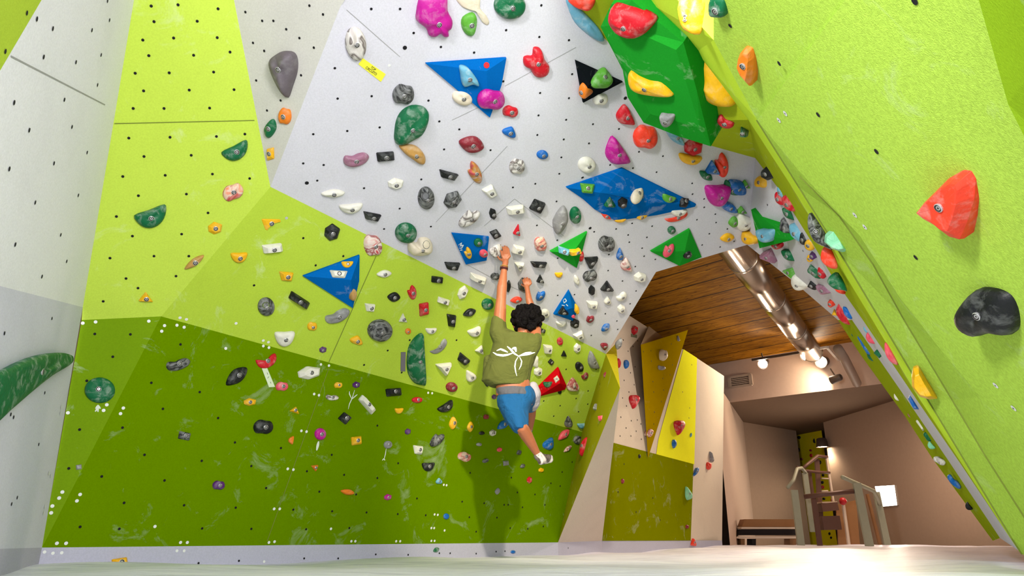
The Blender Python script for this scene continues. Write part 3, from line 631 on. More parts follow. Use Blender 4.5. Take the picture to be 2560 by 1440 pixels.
C([(2058,620),(2075,618),(2095,665),(2082,672),(2062,662),(2052,645)], 'E', 'orange-red lump at the arch ridge below the speckled fin', depth=4.7, on='R5', bolt=False)
C([(2075,690),(2096,682),(2118,725),(2108,726),(2085,722),(2068,706)], 'N', 'dark green block on the arch edge above the red one', depth=5.0, on='O1', bolt=False)
C([(2212,858),(2222,862),(2240,895),(2245,912),(2228,906),(2214,885)], 'P', 'pink half-round hold sticking out under the arch ridge', depth=5.0, on='R5', bolt=False)
C([(1000,602),(1022,600),(1040,606),(1048,594),(1068,594),(1079,606),(1078,622),(1062,631),(1040,633),(1020,625)][1:], 'J', 'cream boot-shaped hold with a deep pocket', height=.09)
C([(1222,627),(1232,617),(1252,611),(1256,646),(1246,646),(1230,640)], 'U', 'grey cone hold gripped by the climber raised hand', bolt=False)
DATA = """
677 321 28 52 12 l N|713 290 32 44 0 s O|677 385 18 34 0 r Y|889 109 52 86 -8 o U|1008 235 54 53 0 s Z|1273 12 78 68 0 o N|1227 248 64 54 0 s G|1155 244 52 36 20 o J W4|1275 278 38 30 10 s R|1274 328 38 26 25 d B|1355 386 28 22 0 o B
1503 195 54 50 0 d L|1460 226 22 42 -15 l O|1500 247 38 32 0 s W W4|1561 285 48 50 0 f R|1669 299 36 34 0 w A|1612 340 60 60 0 s E|1538 374 60 72 -12 f G|1686 342 62 22 45 l C W4|1732 366 50 46 0 p R W4|1723 397 54 28 10 w Y W4|1465 411 42 40 0 o W
1178 360 64 46 20 l M|890 398 64 34 0 b D|963 391 46 26 0 r K|988 458 42 28 0 p W|1120 437 50 24 12 q K|1187 431 30 56 -35 b H|1292 415 38 40 0 s U|832 482 60 20 0 l W|877 520 56 26 -4 w W|929 540 46 24 8 q K|1064 494 40 56 0 o Z|1130 499 50 40 -35 p Z|1224 478 30 40 -35 q W|1171 545 30 60 40 b U|1231 534 18 30 -15 p K|1287 523 46 22 -4 r W
1343 515 44 40 -15 k K|1399 548 34 76 12 l A|1437 537 28 42 0 o N|1014 581 54 50 0 o N|1293 574 20 32 10 t R|1238 585 32 26 20 k K|1195 606 22 22 0 o N|1170 632 18 28 -30 b Y|1208 633 20 20 0 o P|1410 627 36 22 15 q C|1438 630 28 14 -15 r Y|1452 640 14 26 10 o R|1350 609 30 38 -15 s Q|1515 608 40 40 0 s Z|1549 634 18 30 0 d B|1564 660 30 34 0 f X|1479 650 32 38 60 t K|1346 660 42 18 0 q K
1294 624 30 24 20 r W|1298 666 26 26 180 t W|1130 663 40 22 0 q K|1194 694 44 16 22 r W|1396 687 18 14 0 w Y|1350 696 20 22 0 t K|1440 699 14 26 -20 l W|1474 688 36 26 -20 s Z|1517 714 36 28 0 t K|1478 725 16 26 0 p K|1598 692 32 26 0 p W|1553 741 28 18 -25 b W|1518 750 18 20 0 d W|1479 760 28 22 0 q W|1552 771 20 22 0 p W|1351 739 20 28 20 b B|1475 797 18 20 20 b M
1513 818 26 16 -35 l B|1408 777 28 18 0 t K|1441 773 11 26 -10 l Y|1433 791 8 9 0 o P|1436 808 24 24 0 p K|1402 809 24 15 0 w W|1362 783 22 22 0 o W|1510 866 20 18 180 d M|1447 838 26 24 -30 q W|1547 859 14 30 25 l A W4|1290 749 30 16 -5 l E|1237 690 22 18 0 s Z|1270 715 10 32 5 l K|1308 712 30 38 -5 p Z|1671 626 24 38 15 b P|1718 637 22 16 -30 o K
1468 470 38 32 0 q L|1524 503 32 28 0 t N|1556 506 26 28 0 p K|1592 489 28 42 10 o J|1670 497 32 22 20 w L|1708 506 22 28 0 q K|1515 539 28 14 35 l E W4|1549 549 32 12 -5 w Y W4|1602 540 32 16 -5 w Y W4|1695 530 40 20 0 w W W4|1690 543 58 20 -12 c E W4|1678 575 20 20 0 o N
591 380 68 42 -25 w N|380 544 80 52 -18 w N|582 480 54 42 -25 s Q|537 570 38 32 0 p Y|485 655 60 18 -33 l T|364 743 38 28 0 t Y|680 620 52 24 -3 r W|829 580 40 44 10 p K|597 643 40 28 0 w Y|715 690 36 30 0 q Y|930 612 42 58 -15 s X|868 661 28 18 0 w Y|846 685 46 24 0 q W|883 737 12 30 0 o T|960 684 38 20 0 l W|665 766 42 46 -10 o Z|747 750 58 22 36 r K|843 790 64 30 -15 b A
711 846 48 42 0 w W|780 815 24 22 0 s Y|807 874 20 16 0 p V|891 849 34 22 18 d Y|949 825 62 54 0 o Z|924 768 26 26 0 q W|984 742 32 26 10 l K|1030 731 22 34 -22 b R|1059 773 24 36 0 r R|1108 752 32 16 22 r W|1156 731 24 38 20 p W|1092 699 30 18 12 r K|1218 760 29 29 0 o N|1173 781 34 20 -15 l K|1128 800 24 40 0 q K|1007 795 22 26 0 t W|1020 828 15 15 0 o O|1077 827 26 17 0 w W
1186 830 32 24 -20 w W|1097 868 50 24 -32 c A|1110 922 42 38 170 t W|1157 897 32 26 35 q K|1200 873 24 24 20 t W|1174 938 26 30 -30 d W|1128 967 28 24 0 o M|1216 960 18 14 180 t K|1235 992 13 13 0 p V|1353 826 18 12 25 r K|1399 853 14 20 0 o R|1368 872 22 30 0 q W|1409 884 14 18 0 t K|1442 870 18 26 0 p W|1480 899 26 46 -10 f A|1377 905 16 18 0 k K|1447 917 18 26 -15 o K
1344 928 22 24 0 p W|1338 903 18 28 20 f W|1369 961 22 16 0 w N|1391 948 16 20 15 k W|1399 980 10 11 0 p K|1431 960 32 34 0 d X|1462 940 18 16 -20 b M|1513 937 7 15 15 l M|1490 1018 12 20 0 t A|1503 1046 12 14 0 r P|1420 1053 20 28 0 d Z|1454 1064 22 14 0 w C
445 912 60 30 -4 b Z|590 941 66 36 -35 l K|665 903 52 38 -5 c R|704 966 30 24 0 s P|771 932 60 34 -6 p W|624 1005 34 20 0 p Y|737 1025 26 18 15 t Y|657 1067 48 38 0 s K|460 1090 30 22 18 r Z|546 1213 30 24 0 s V|299 1407 40 26 -4 r Y K|250 976 76 64 0 o N|197 1168 15 14 0 r A|729 1099 16 20 30 f O|800 1085 28 30 0 o G|787 1170 18 18 170 t O|868 1230 34 16 15 l O|845 963 20 16 0 s Y|890 962 20 17 0 p V|830 994 32 16 15 b U
916 1012 54 18 52 r W|861 1046 34 32 0 k K|890 1102 26 24 0 r Y|983 981 40 22 0 r K|1042 1000 26 15 0 o R|997 1027 20 16 0 w Y|1114 1018 40 22 -32 w K|1019 1079 16 16 0 p V|969 1112 20 20 0 o A|1044 1124 24 28 0 q W|1091 1100 24 42 32 b Z|1070 1167 30 24 0 w K|1097 1202 17 15 0 d C|1160 1142 32 24 20 s Q|969 1243 20 16 0 p G|1115 1291 14 15 0 o B|1131 1058 18 34 0 l Y|1175 1067 16 28 0 l Y
1215 1042 14 13 0 s M|1204 1083 14 9 0 o K|1231 1082 18 17 0 p U|1257 1062 34 20 -30 l B|1197 1111 14 9 0 o A|1248 1124 14 12 0 p P|1213 1152 16 10 -20 o Z|1264 1158 14 14 0 r A|1297 1131 14 12 -30 l Z|1243 1228 12 18 10 l A|1323 1200 14 18 0 p R|1352 1175 14 12 0 p Y|1306 1165 14 11 -20 l Z|1371 1108 26 32 25 d B|1408 1087 36 18 -42 l P|1443 1100 20 22 0 o Z|1418 1122 24 10 -38 l X|1461 1117 14 52 18 l R
1090 1375 16 13 -20 l N K|1282 1380 12 8 0 o B K|1585 826 18 24 0 p R|1545 908 10 26 -8 l R|1564 911 13 22 0 o B|1583 1005 28 34 180 d R|1695 1070 30 36 180 d R|1684 1110 12 22 0 o B|1513 1117 12 17 0 o P|1598 1141 6 10 0 o K|1718 1233 18 34 -15 d I|1739 1180 24 10 -50 b B|1770 1165 14 20 0 s E|1776 1143 8 32 -10 t A|1732 1356 16 22 0 t E M|1556 1203 8 12 0 o M|1717 1317 9 10 0 s M|1727 1088 5 12 10 l C
1779 418 34 32 0 t B W6|1803 412 26 48 -15 b E W6|1764 438 32 18 40 l N W6|1792 486 50 48 0 w G W6|1841 466 44 32 45 l B W6|1826 472 40 20 45 w N W6|1861 460 24 20 0 t L W6|1907 454 28 26 0 s Y W6|1924 431 32 32 0 p K W6|1818 515 44 20 35 l B W6|1852 524 26 17 0 t L W6|1833 554 22 24 0 l L W6|1858 555 36 36 30 w W W6|1918 588 46 38 0 w C V9|1817 593 30 18 -5 l Y W6|1875 597 34 26 30 w Y W6|1946 613 26 16 0 w R W6
1925 634 40 32 20 t D W6|1975 637 38 20 40 l N W6|1966 564 30 36 -20 d Z W6|1996 582 48 22 60 l C W6|2010 596 18 26 -20 d K W6|2026 612 20 24 -20 o Y W6|1950 496 16 32 -30 l R W6|1976 508 42 22 55 l R W6|1975 534 36 18 50 l N W6|1952 481 10 26 -30 l C W6|2034 637 16 20 0 p V W6|2026 645 14 16 0 o Y W6|1983 678 36 26 35 t L W6|2040 678 36 16 40 r N W6|2055 681 14 28 -25 l R W6
2001 708 40 26 30 w W W6|2034 713 20 16 35 r K W6|2060 723 38 22 25 k D W6|2080 756 16 20 0 p E W6"""
for ln in DATA.strip().split('\n'):
    for it in ln.split('|'):
        t = it.split(); std(float(t[0]), float(t[1]), float(t[2]), float(t[3]), float(t[4]), t[5], t[6], t[7] if len(t) > 7 else None)
# holds seen in profile along the far edge of the arch leg: u v w h rot shape colour depth
EDGE = """2098 722 34 16 42 l E 5.3 O1|2086 781 12 16 0 t Y 7.0 W6|2110 790 52 24 52 w R 6.6 W6|2119 782 32 16 60 l B 6.2 W6|2143 838 26 16 35 s N 6.9 W7|2163 852 40 24 58 s B 6.6 W7|2172 872 26 20 50 s B 6.6 W7|2176 848 28 14 50 w P 5.8 W6|2167 824 22 12 55 w C 5.8 W6|2180 890 32 18 52 w N 6.7 W7|2195 885 18 12 50 r N 5.9 W6
2246 992 24 16 40 w W 6.8 W7|2283 1006 38 12 60 q B 5.8 W6|2276 1036 20 10 62 w G 6.8 W7|2303 1061 28 12 58 r W 6.5 W7|2319 1092 22 12 52 s N 6.5 W7|2327 1115 18 12 50 w I 6.5 W7|2349 1152 28 14 28 s U 6.5 W7|2385 1205 38 14 52 b B 6.5 W7|2421 1267 18 12 52 w K 6.6 W7"""
for it in EDGE.replace('\n', '|').split('|'):
    t = it.split(); std(float(t[0]), float(t[1]), float(t[2]), float(t[3]), float(t[4]), t[5], t[6], t[8], depth=float(t[7]), bolt=False)
for it in "1814 305 36 22 38 b R O1|1858 322 18 36 -10 t N O1".split('|'):
    t = it.split(); std(float(t[0]), float(t[1]), float(t[2]), float(t[3]), float(t[4]), t[5], t[6], t[7])
# far yellow tower holds
for it in "1998 1094 8 8 0 o K|2036 1102 6 12 0 f K|1995 1125 10 12 0 o K|2027 1126 6 6 0 s M|2028 1139 7 9 0 o R|2004 1148 7 7 0 s M|2050 1156 7 10 0 o K|2058 1188 6 7 0 s K|2056 1206 7 8 0 s K|2057 1218 7 9 0 o R|2060 1247 7 6 0 s K|2074 1334 5 7 0 o K|2078 1344 5 6 0 o K|2081 1250 7 8 0 o R".split('|'):
    t = it.split(); std(float(t[0]), float(t[1]), float(t[2]), float(t[3]), float(t[4]), t[5], t[6], 'TW', bolt=False)

# ------------------------------------------------------------------ stickers, tapes and handwriting on the wall
def decal(px, mat, name, label, cat, text=None, tcol=(20, 20, 30), th=.003, rows=1, on=None):
    """px: four corners (top left, top right, bottom right, bottom left of the writing)"""
    u = sum(p[0] for p in px) / 4; v = sum(p[1] for p in px) / 4
    _, pc, n, place, key = cast(u, v, on); pl = (n, n.dot(pc)); q = [hit(pl, *p) for p in px]
    mb = MB(); m = len(q); mb.add([p + n * .0015 - pc for p in q] + [p + n * (.0015 + th) - pc for p in q], [(0, 1, 2, 3), (7, 6, 5, 4), (0, 4, 5, 1), (1, 5, 6, 2), (2, 6, 7, 3), (3, 7, 4, 0)])
    o = mb.build(name, [mat]); o.location = pc; tag(o, label, cat)
    if text:
        X = (q[1] - q[0]); Wd = X.length; X.normalize(); Yv = (q[0] - q[3]); Hh = Yv.length; Yv = (Yv - X * Yv.dot(X)).normalized()
        cu = bpy.data.curves.new('t', 'FONT'); cu.body = text; cu.align_x = 'CENTER'; cu.align_y = 'CENTER'; cu.size = Hh * .52 / rows * 1.5; cu.extrude = .0008; cu.space_line = .8
        to = bpy.data.objects.new('t', cu); COL.objects.link(to); bpy.context.view_layer.update()
        me = bpy.data.meshes.new_from_object(to.evaluated_get(bpy.context.evaluated_depsgraph_get())); bpy.data.objects.remove(to)
        xs = [vv.co.x for vv in me.vertices]; sc = min(1, Wd * .84 / max(1e-6, max(xs) - min(xs)))
        c0 = sum(q, Vector()) / 4 - pc; me.materials.clear()
        for vv in me.vertices: vv.co = c0 + X * vv.co.x * sc + Yv * vv.co.y * sc * 1.35 + n * (.0025 + th + vv.co.z)
        newobj('writing', me, o, [plain('ink_%d_%d_%d' % tcol, tcol, .7)])
    return o
decal([(907, 145), (964, 185), (952, 204), (896, 160)], plain('yellow_tape', (244, 240, 60), .6), 'paper_label', 'yellow tape label with handwriting under the marbled hold', 'label', 'TOP\nCIRCUITO', rows=2)
decal([(654, 921), (667, 919), (687, 967), (672, 968)], plain('white_tape', (208, 222, 190), .6), 'tape_label', 'white tape strip between the red crescent hold and pink hold', 'tape')
wt = [o for o in COL.objects if o.name.startswith('tape_label')][0]
decal([(1002, 880), (1014, 880), (1013, 928), (1001, 928)], plain('grey_tape', (112, 108, 114), .7), 'tape_strip', 'grey vertical tape strip left of the tall green fin', 'tape')
decal([(1577, 834), (1592, 837), (1592, 845), (1577, 842)], plain('grey_green_tape', (120, 124, 100), .7), 'tape_strip', 'small grey tape under the red hold at the cave rim', 'tape')
def stroke(px, w, mat, name, parent=None, on=None, bvh=None, off=.004, closed=False):
    """flat ribbon following pixels on a surface"""
    pts = []
    for i in range(len(px) - 1):
        for k in range(4):
            t = k / 4; pts.append((px[i][0] * (1 - t) + px[i + 1][0] * t, px[i][1] * (1 - t) + px[i + 1][1] * t))
    pts.append(px[-1]); P3 = []
    for q in pts:
        if bvh:
            p, n, _, _ = bvh.ray_cast(CAM, ray(*q).normalized())
            if p is None: continue
            if n.dot(p - CAM) > 0: n = -n
        else:
            _, p, n, _, _ = cast(q[0], q[1], on)
        P3.append((p + n * off, n))
    mb = MB(); L = len(P3)
    for i, (p, n) in enumerate(P3):
        d = P3[min(i + 1, L - 1)][0] - P3[max(i - 1, 0)][0]
        s = d.cross(n); s = s.normalized() * w * (.25 + .75 * math.sin(math.pi * (i + .6) / (L + .2))) if s.length > 0 else Vector()
        mb.v += [p - s, p + s, p + n * .001]
    for i in range(L - 1):
        a = 3 * i; mb.f += [(a, a + 3, a + 5, a + 2), (a + 2, a + 5, a + 4, a + 1)]; mb.m += [0, 0]
    if L > 1: return mb.build(name, [mat], parent)
def rdisc(u, v, r, mat, name, label, cat, on=None):
    _, p, n, _, _ = cast(u, v, on); mb = MB(); a = n.orthogonal().normalized(); b = n.cross(a); k = 20
    mb.add([a * r * math.cos(2 * math.pi * j / k) + b * r * math.sin(2 * math.pi * j / k) + n * z for z in (.001, .005) for j in range(k)], [tuple(range(k, 2 * k))] + [(i, (i + 1) % k, k + (i + 1) % k, k + i) for i in range(k)])
    o = mb.build(name, [mat]); o.location = p; return tag(o, label, cat)
rdisc(1216, 163, .022, plain('red_sticker', (232, 20, 30), .5), 'round_sticker', 'round red sticker on the top blue volume', 'sticker', 'V1')
CH = plain('chalk_mark', (214, 222, 206), .95, spec=.05)
INKW = plain('white_marker', (206, 222, 232), .8)
def marks(name, label, strokes, w, mat=CH, on=None, cat='chalk mark'):
    root = bpy.data.objects.new(name, None); COL.objects.link(root); root.location = cast(*strokes[0][0], on)[1]
    tag(root, label, cat)
    for s_ in strokes:
        o = stroke(s_, w, mat, 'stroke', None, on)
        if o:
            o.parent = root; o.matrix_parent_inverse = Matrix.Translation(-root.location)
    return root
marks('chalk_arrow', 'chalk drawn tree shaped mark under a purple hold', [[(886, 975), (880, 995), (873, 1010), (870, 1023)], [(879, 998), (873, 985), (873, 978)], [(879, 998), (888, 990), (893, 986)]], .005)
marks('chalk_arrow', 'chalk drawn stem under the magenta ball hold', [[(796, 1103), (794, 1113), (791, 1126)]], .013)
marks('chalk_arrow', 'chalk stem with forked foot under the small grey round hold', [[(965, 1121), (963, 1135), (959, 1150)], [(959, 1146), (962, 1151)], [(959, 1146), (955, 1151)]], .005)
marks('chalk_arrow', 'tiny chalk arrow under the big dark green dome hold', [[(245, 1012), (245, 1030)], [(245, 1013), (239, 1022)], [(245, 1013), (251, 1022)], [(245, 1020), (238, 1029)]], .006)
marks('painted_marks', 'white brush marks on the small blue volume left of raised hand', [[(1146, 612), (1154, 606), (1151, 614), (1158, 612), (1154, 620), (1148, 620)], [(1150, 625), (1156, 624)]], .006, INKW, 'V4', 'mark')
marks('painted_marks', 'white brush marks on the small blue volume right of climber head', [[(1408, 750), (1413, 746), (1416, 752), (1410, 757), (1408, 750)], [(1404, 762), (1412, 764)], [(1415, 760), (1420, 765)]], .005, INKW, 'V6', 'mark')
marks('tape_writing', 'faint dark writing along the white tape strip', [[(667, 931), (669, 937)], [(672, 941), (668, 946)], [(675, 954), (677, 959)]], .004, plain('ink', (60, 60, 60), .7), None, 'writing')

# ------------------------------------------------------------------ ventilation duct, lamps, vent
def at(u, v, z): return hit(zplane(z), u, v)
A0 = at(1850, 640, CZ - .32); A1 = at(2030, 880, CZ - .32); dd = (A1 - A0).normalized(); dr = .215
duct = bpy.data.objects.new('ventilation_duct', None); COL.objects.link(duct); duct.location = A0 - dd * 2
tag(duct, 'round shiny metal ventilation duct under the plank ceiling', 'duct')
STEEL = plain('galvanised_steel', (168, 152, 134), .27, .95)
Ls = (A1 - A0).length + 2.0; seg = 4
for k in range(seg):
    m = MB(); a = dd * (Ls * k / seg); b = dd * (Ls * (k + 1) / seg); m.tube([a, b], dr, 36); m.build('pipe_section', [STEEL], duct, True)
    m = MB(); m.tube([b - dd * .03, b - dd * .028, b + dd * .028, b + dd * .03], [dr, dr + .007, dr + .007, dr], 36); m.build('collar', [STEEL], duct, True)
tube2 = MB(); tube2.tube([at(2095, 872, sz + .25), at(2110, 895, sz + .2), at(2142, 958, sz - .12)], .09, 24)
tag(tube2.build('vent_pipe', [plain('painted_pipe', (150, 128, 112), .6)], None, True), 'short painted pipe running down beside the duct end', 'pipe')
# air vent on the fascia
FAn = PL['FA'][0]
def fa(u, v, off=0): return hit(PL['FA'], u, v) + FAn * off
vent = bpy.data.objects.new('air_vent', None); COL.objects.link(vent); vent.location = fa(1851, 952); tag(vent, 'rectangular louvred air vent on the beam above the far room', 'vent')
vc = [(1824, 944), (1877, 936), (1878, 961), (1826, 970)]; vm = MB()
X = (fa(*vc[1]) - fa(*vc[0])).normalized(); Z = Vector((0, 0, 1)); R3 = Matrix((X, FAn, X.cross(FAn) if X.cross(FAn).z > 0 else FAn.cross(X))).transposed()
c = fa(1851, 953, .02) - vent.location; hw = (fa(*vc[1]) - fa(*vc[0])).length / 2; hh = (fa(*vc[0]) - fa(*vc[3])).length / 2
WM = plain('vent_frame_paint', (186, 168, 150), .6); DK = plain('dark_gap', (30, 22, 20), .9)
for sx, sz_, a, b in ((0, 1, hw, .02), (0, -1, hw, .02), (1, 0, .02, hh), (-1, 0, .02, hh)): vm.box(c + X * hw * sx + Z * hh * sz_, (a + .02, .02, b + .0), R3)
vm.build('frame', [WM], vent)
m = MB(); m.box(c - FAn * .012, (hw, .004, hh), R3); m.build('backing', [DK], vent)
for k in range(6):
    m = MB(); m.box(c + Z * (hh * (-.8 + 1.6 * k / 5)), (hw, .012, .012), R3); m.build('slat', [WM], vent)
# track light
rail = bpy.data.objects.new('track_light', None); COL.objects.link(rail); zr = CZ - .35; r0 = at(1880, 900, zr); rail.location = r0
tag(rail, 'ceiling track rail carrying the warm spotlights at the far end', 'lamp')
RM = plain('rail_metal', (90, 78, 70), .5, .5)
m = MB(); m.beam(Vector(), at(2020, 878, zr) - r0, .05, .05); m.build('rail', [RM], rail)
m = MB(); m.beam(at(2030, 874, zr) - r0, at(2068, 868, zr) - r0, .05, .05); m.beam(at(2068, 868, zr) - r0, at(2100, 905, zr) - r0, .05, .05); m.build('rail', [plain('white_rail', (220, 210, 200), .5)], rail)
def spotlamp(u, v, z, aim, label, r=.10, em=40, power=0, ang=100, color=(1.0, .80, .58), up=.25):
    p = at(u, v, z); root = bpy.data.objects.new('spotlight', None); COL.objects.link(root); root.location = p; tag(root, label, 'lamp', 'spotlights in the far room')
    d = (Vector(aim) - p).normalized(); m = MB()
    m.tube([-d * .24, -d * .22, -d * .02, d * .01], [r * .55, r * .8, r, r * 1.04], 20, cap=False); m.tube([-d * .24, -d * .235], [.001, r * .55], 20, cap=False); m.build('shade', [RM], root, True)
    m = MB(); m.tube([Vector((0, 0, up)), -d * .12], .015, 8); m.build('stem', [RM], root)
    a = d.orthogonal().normalized(); b = d.cross(a); m = MB(); m.add([a * r * .9 * math.cos(t) + b * r * .9 * math.sin(t) - d * .01 for t in [2 * math.pi * i / 20 for i in range(20)]], [tuple(range(20))])
    mt, nt_, b_s = base_mat('bulb_%d' % u); b_s.inputs['Emission Color'].default_value = (1, .86, .66, 1); b_s.inputs['Emission Strength'].default_value = em
    m.build('bulb', [mt], root)
    if power: spot('spotlight_beam', p + d * .05, aim, power, color, ang, .7, .06)
    return p
wallpt = hit(PL['M'], 1700, 1040)
spotlamp(2053, 905, 3.9, hit(PL['M'], 1690, 1030) * .9 + Vector((0, 0, .3)), 'brightest spotlight aimed at the yellow and beige wall', .13, 120, 760, 70)
spotlamp(2012, 890, 3.9, hit(PL['M'], 1600, 1100), 'spotlight left of the brightest one, near the duct end', .10, 60, 300, 80)
spotlamp(1907, 910, 3.85, P(1640, 1200, 11), 'leftmost spotlight hanging from the track rail', .11, 60, 300, 80)
spotlamp(2080, 950, 3.45, fa(1980, 985), 'low spotlight shining along the beam', .09, 20, 160, 120)
bulkp = spotlamp(2056, 1117, 2.6, at(2056, 1117, 2.6) - Vector((0, 0, 2)), 'small hooded lamp beside the far yellow tower', .16, 50, 60, 140)
# square wall lamp
PL['FR'] = mkplane(s3, s5, s3 + Vector((0, 0, 1))); n = PL['FR'][0]
q = [hit(PL['FR'], *x) + n * .05 for x in ((2192, 1216), (2241, 1213), (2248, 1263), (2205, 1267))]
o = bpy.data.objects.new('wall_lamp', None); COL.objects.link(o); o.location = q[0]; tag(o, 'glowing square wall lamp right of the stairs', 'lamp')
mb = MB(); mb.add([p - q[0] for p in q] + [p - q[0] - n * .05 for p in q], [(0, 1, 2, 3)]); mt, nt_, b_s = base_mat('lamp_glass'); b_s.inputs['Emission Color'].default_value = (1, .9, .76, 1); b_s.inputs['Emission Strength'].default_value = 9
mb.build('diffuser', [mt], o)
mb = MB(); mb.add([p - q[0] for p in q] + [p - q[0] - n * .05 for p in q], [(0, 1, 5, 4), (1, 2, 6, 5), (2, 3, 7, 6), (3, 0, 4, 7)]); mb.build('housing', [WM], o)
qc = sum(q, Vector()) / 4
al = area('wall_lamp_light', qc + n * .12, qc + n * 3, .7, 60, (1, .84, .66))
pl_ = bpy.data.lights.new('far_room_fill', 'AREA'); pl_.energy = 120; pl_.color = (1, .78, .6); pl_.size = 1.6  # added downward fill below the soffit, no fixture belongs to it
po = bpy.data.objects.new('far_room_fill', pl_); COL.objects.link(po); po.location = (7.4, 14.6, sz - .25)

# ------------------------------------------------------------------ yellow three-sided fin on the beige wall
nM = PL['M'][0]
fq = [hit(PL['M'], 1602, 862), hit(PL['M'], 1720, 825), hit(PL['M'], 1617, 1146)]
r1, r2 = ray(1602, 862).normalized(), ray(1719, 826).normalized()
f1 = fq[0] - r1 * .5; f2 = fq[1] - r2 * .25; f3 = fq[2] + nM * .02
bk1, bk2 = hit(PL['M'], 1622, 815), hit(PL['M'], 1660, 845)
mb = MB(); mb.add([f1, f2, f3, bk1, bk2], [(0, 1, 2)], 0); mb.add([f1, f2, f3, bk1, bk2], [(0, 3, 4, 1), (0, 2, 3), (1, 4, 2)], 1)
for (u, v) in ((1627, 877), (1608, 879), (1678, 860), (1698, 850), (1681, 912), (1675, 937), (1632, 954), (1657, 946), (1634, 980), (1659, 975), (1653, 1004), (1636, 1030), (1634, 1060), (1628, 903)):
    pf = mkplane(f1, f2, f3); disc(mb, hit(pf, u, v), pf[0], .012, .004, 2)
fin = mb.build('climbing_volume', [OLIVE2, plain('brown_side', (150, 124, 92), .8), HOLE]); tag(fin, 'tall ochre triangular volume projecting from the beige wall', 'climbing volume', 'climbing volumes')
FACETS.append(('FIN', [(f1, f2, f3)], 'ochre volume'))

for it in "1655 888 22 30 0 s J|1652 920 22 12 20 b A|1624 1083 14 22 25 s X|1695 846 8 14 0 f A".split('|'):
    t = it.split(); std(float(t[0]), float(t[1]), float(t[2]), float(t[3]), float(t[4]), t[5], t[6], 'FIN')

def pocket(u, v, rpx, col, asp=1.0):
    """finger pocket pressed into the hold seen at this pixel"""
    h_ = min(HOLDS, key=lambda k: max(abs(k['u'] - u) / k['w'], abs(k['v'] - v) / k['h'])); o_ = h_['o']; M_ = o_.matrix_world
    bv = BVHTree.FromPolygons([M_ @ x.co for x in o_.data.vertices], [tuple(p.vertices) for p in o_.data.polygons])
    P3 = []
    for k in range(18):
        a = 2 * math.pi * k / 18; q_ = (u + rpx * math.cos(a), v + rpx * asp * math.sin(a)); x = bv.ray_cast(CAM, ray(*q_).normalized())
        if x[0] is None: return
        P3.append(x[0])
    c_c = sum(P3, Vector()) / 18; tw = (CAM - c_c).normalized()
    mb = MB(); inv = M_.inverted(); lip_ = [inv @ (p + tw * .004) for p in P3]; inn_ = [inv @ (c_c + (p - c_c) * .78 + tw * .002) for p in P3]
    mb.add(lip_ + inn_, [(i, (i + 1) % 18, 18 + (i + 1) % 18, 18 + i) for i in range(18)], 0); mb.add(inn_, [tuple(range(18))], 1)
    mb.build('pocket', [plain('pocket_lip_%d' % col[0], tuple(int(x * .7) for x in col), .7), plain('pocket_%d' % col[0], col, .8)], o_)
pocket(1064, 490, 9, (120, 122, 126), 1.1); pocket(665, 763, 10, (132, 150, 92), .8); pocket(1066, 612, 9, (172, 172, 160), 1.2)
pocket(949, 822, 10, (168, 170, 172), .8); pocket(1700, 1068, 4, (220, 120, 120)); pocket(1387, 1106, 5, (10, 60, 120)); pocket(1290, 415, 8, (200, 196, 190))

# ------------------------------------------------------------------ stairs, railings and bench in the far room
PO = plain('railing_post_paint', (150, 150, 128), .5, .1); PB = plain('railing_brown', (92, 62, 50), .5, .2)
WD = plain('bench_wood', (134, 92, 52), .6); WE = plain('bench_edge', (196, 176, 156), .6)
SY = 15.0
st_ = bpy.data.objects.new('staircase', None); COL.objects.link(st_); st_.location = P(2090, 1362, SY); tag(st_, 'metal staircase with slanted posts and handrails below the square lamp', 'staircase')
def beam(px, w, mat, name, Y=SY, Y2=None, t=.06):
    m = MB(); a = P(*px[0], Y) - st_.location; b = P(*px[1], Y2 or Y) - st_.location; m.beam(a, b, w, t); return m.build(name, [mat], st_)
def rail_(px, r, mat, name='handrail', Y=SY, Y2=None):
    m = MB(); L = len(px) - 1; m.tube([P(*p, Y + ((Y2 or Y) - Y) * i / L) - st_.location for i, p in enumerate(px)], r, 10); return m.build(name, [mat], st_, True)
beam([(1985, 1225), (2003, 1366)], .13, PO, 'post', 14.6); beam([(2012, 1182), (2032, 1330)], .10, PO, 'post', 15.3); beam([(2042, 1148), (2052, 1300)], .09, PB, 'post', 15.8)
beam([(2033, 1240), (2050, 1364)], .09, PB, 'post', 14.8); beam([(2024, 1180), (2040, 1300)], .05, PB, 'post', 15.6)
beam([(2141, 1208), (2174, 1366)], .15, PO, 'post', 14.4); beam([(2190, 1230), (2219, 1366)], .13, PO, 'post', 15.2); beam([(2168, 1235), (2200, 1364)], .05, WD, 'post', 15.2); beam([(2066, 1142), (2084, 1260)], .035, WE, 'post', 15.8)
beam([(2108, 1262), (2122, 1362)], .05, WE, 'post', 15.6)
rail_([(1969, 1219), (1984, 1200), (1993, 1172), (2004, 1170), (2014, 1182)], .035, PO, Y=14.8, Y2=15.3)
rail_([(2006, 1172), (2020, 1160), (2044, 1140), (2068, 1143)], .035, PB, Y=15.4, Y2=15.8)
rail_([(1992, 1168), (2010, 1176), (2040, 1180), (2074, 1182)], .03, PB, Y=15.3, Y2=15.7)
rail_([(2010, 1242), (2060, 1236), (2134, 1228)], .045, PB, Y=14.7, Y2=14.4)
rail_([(2106, 1193), (2120, 1199), (2150, 1212), (2185, 1228), (2196, 1250), (2199, 1262)], .04, PO, Y=14.2, Y2=15.2)
rail_([(2054, 1196), (2076, 1197)], .015, WE, Y=15.8); rail_([(2052, 1228), (2070, 1227)], .015, WE, Y=15.8)
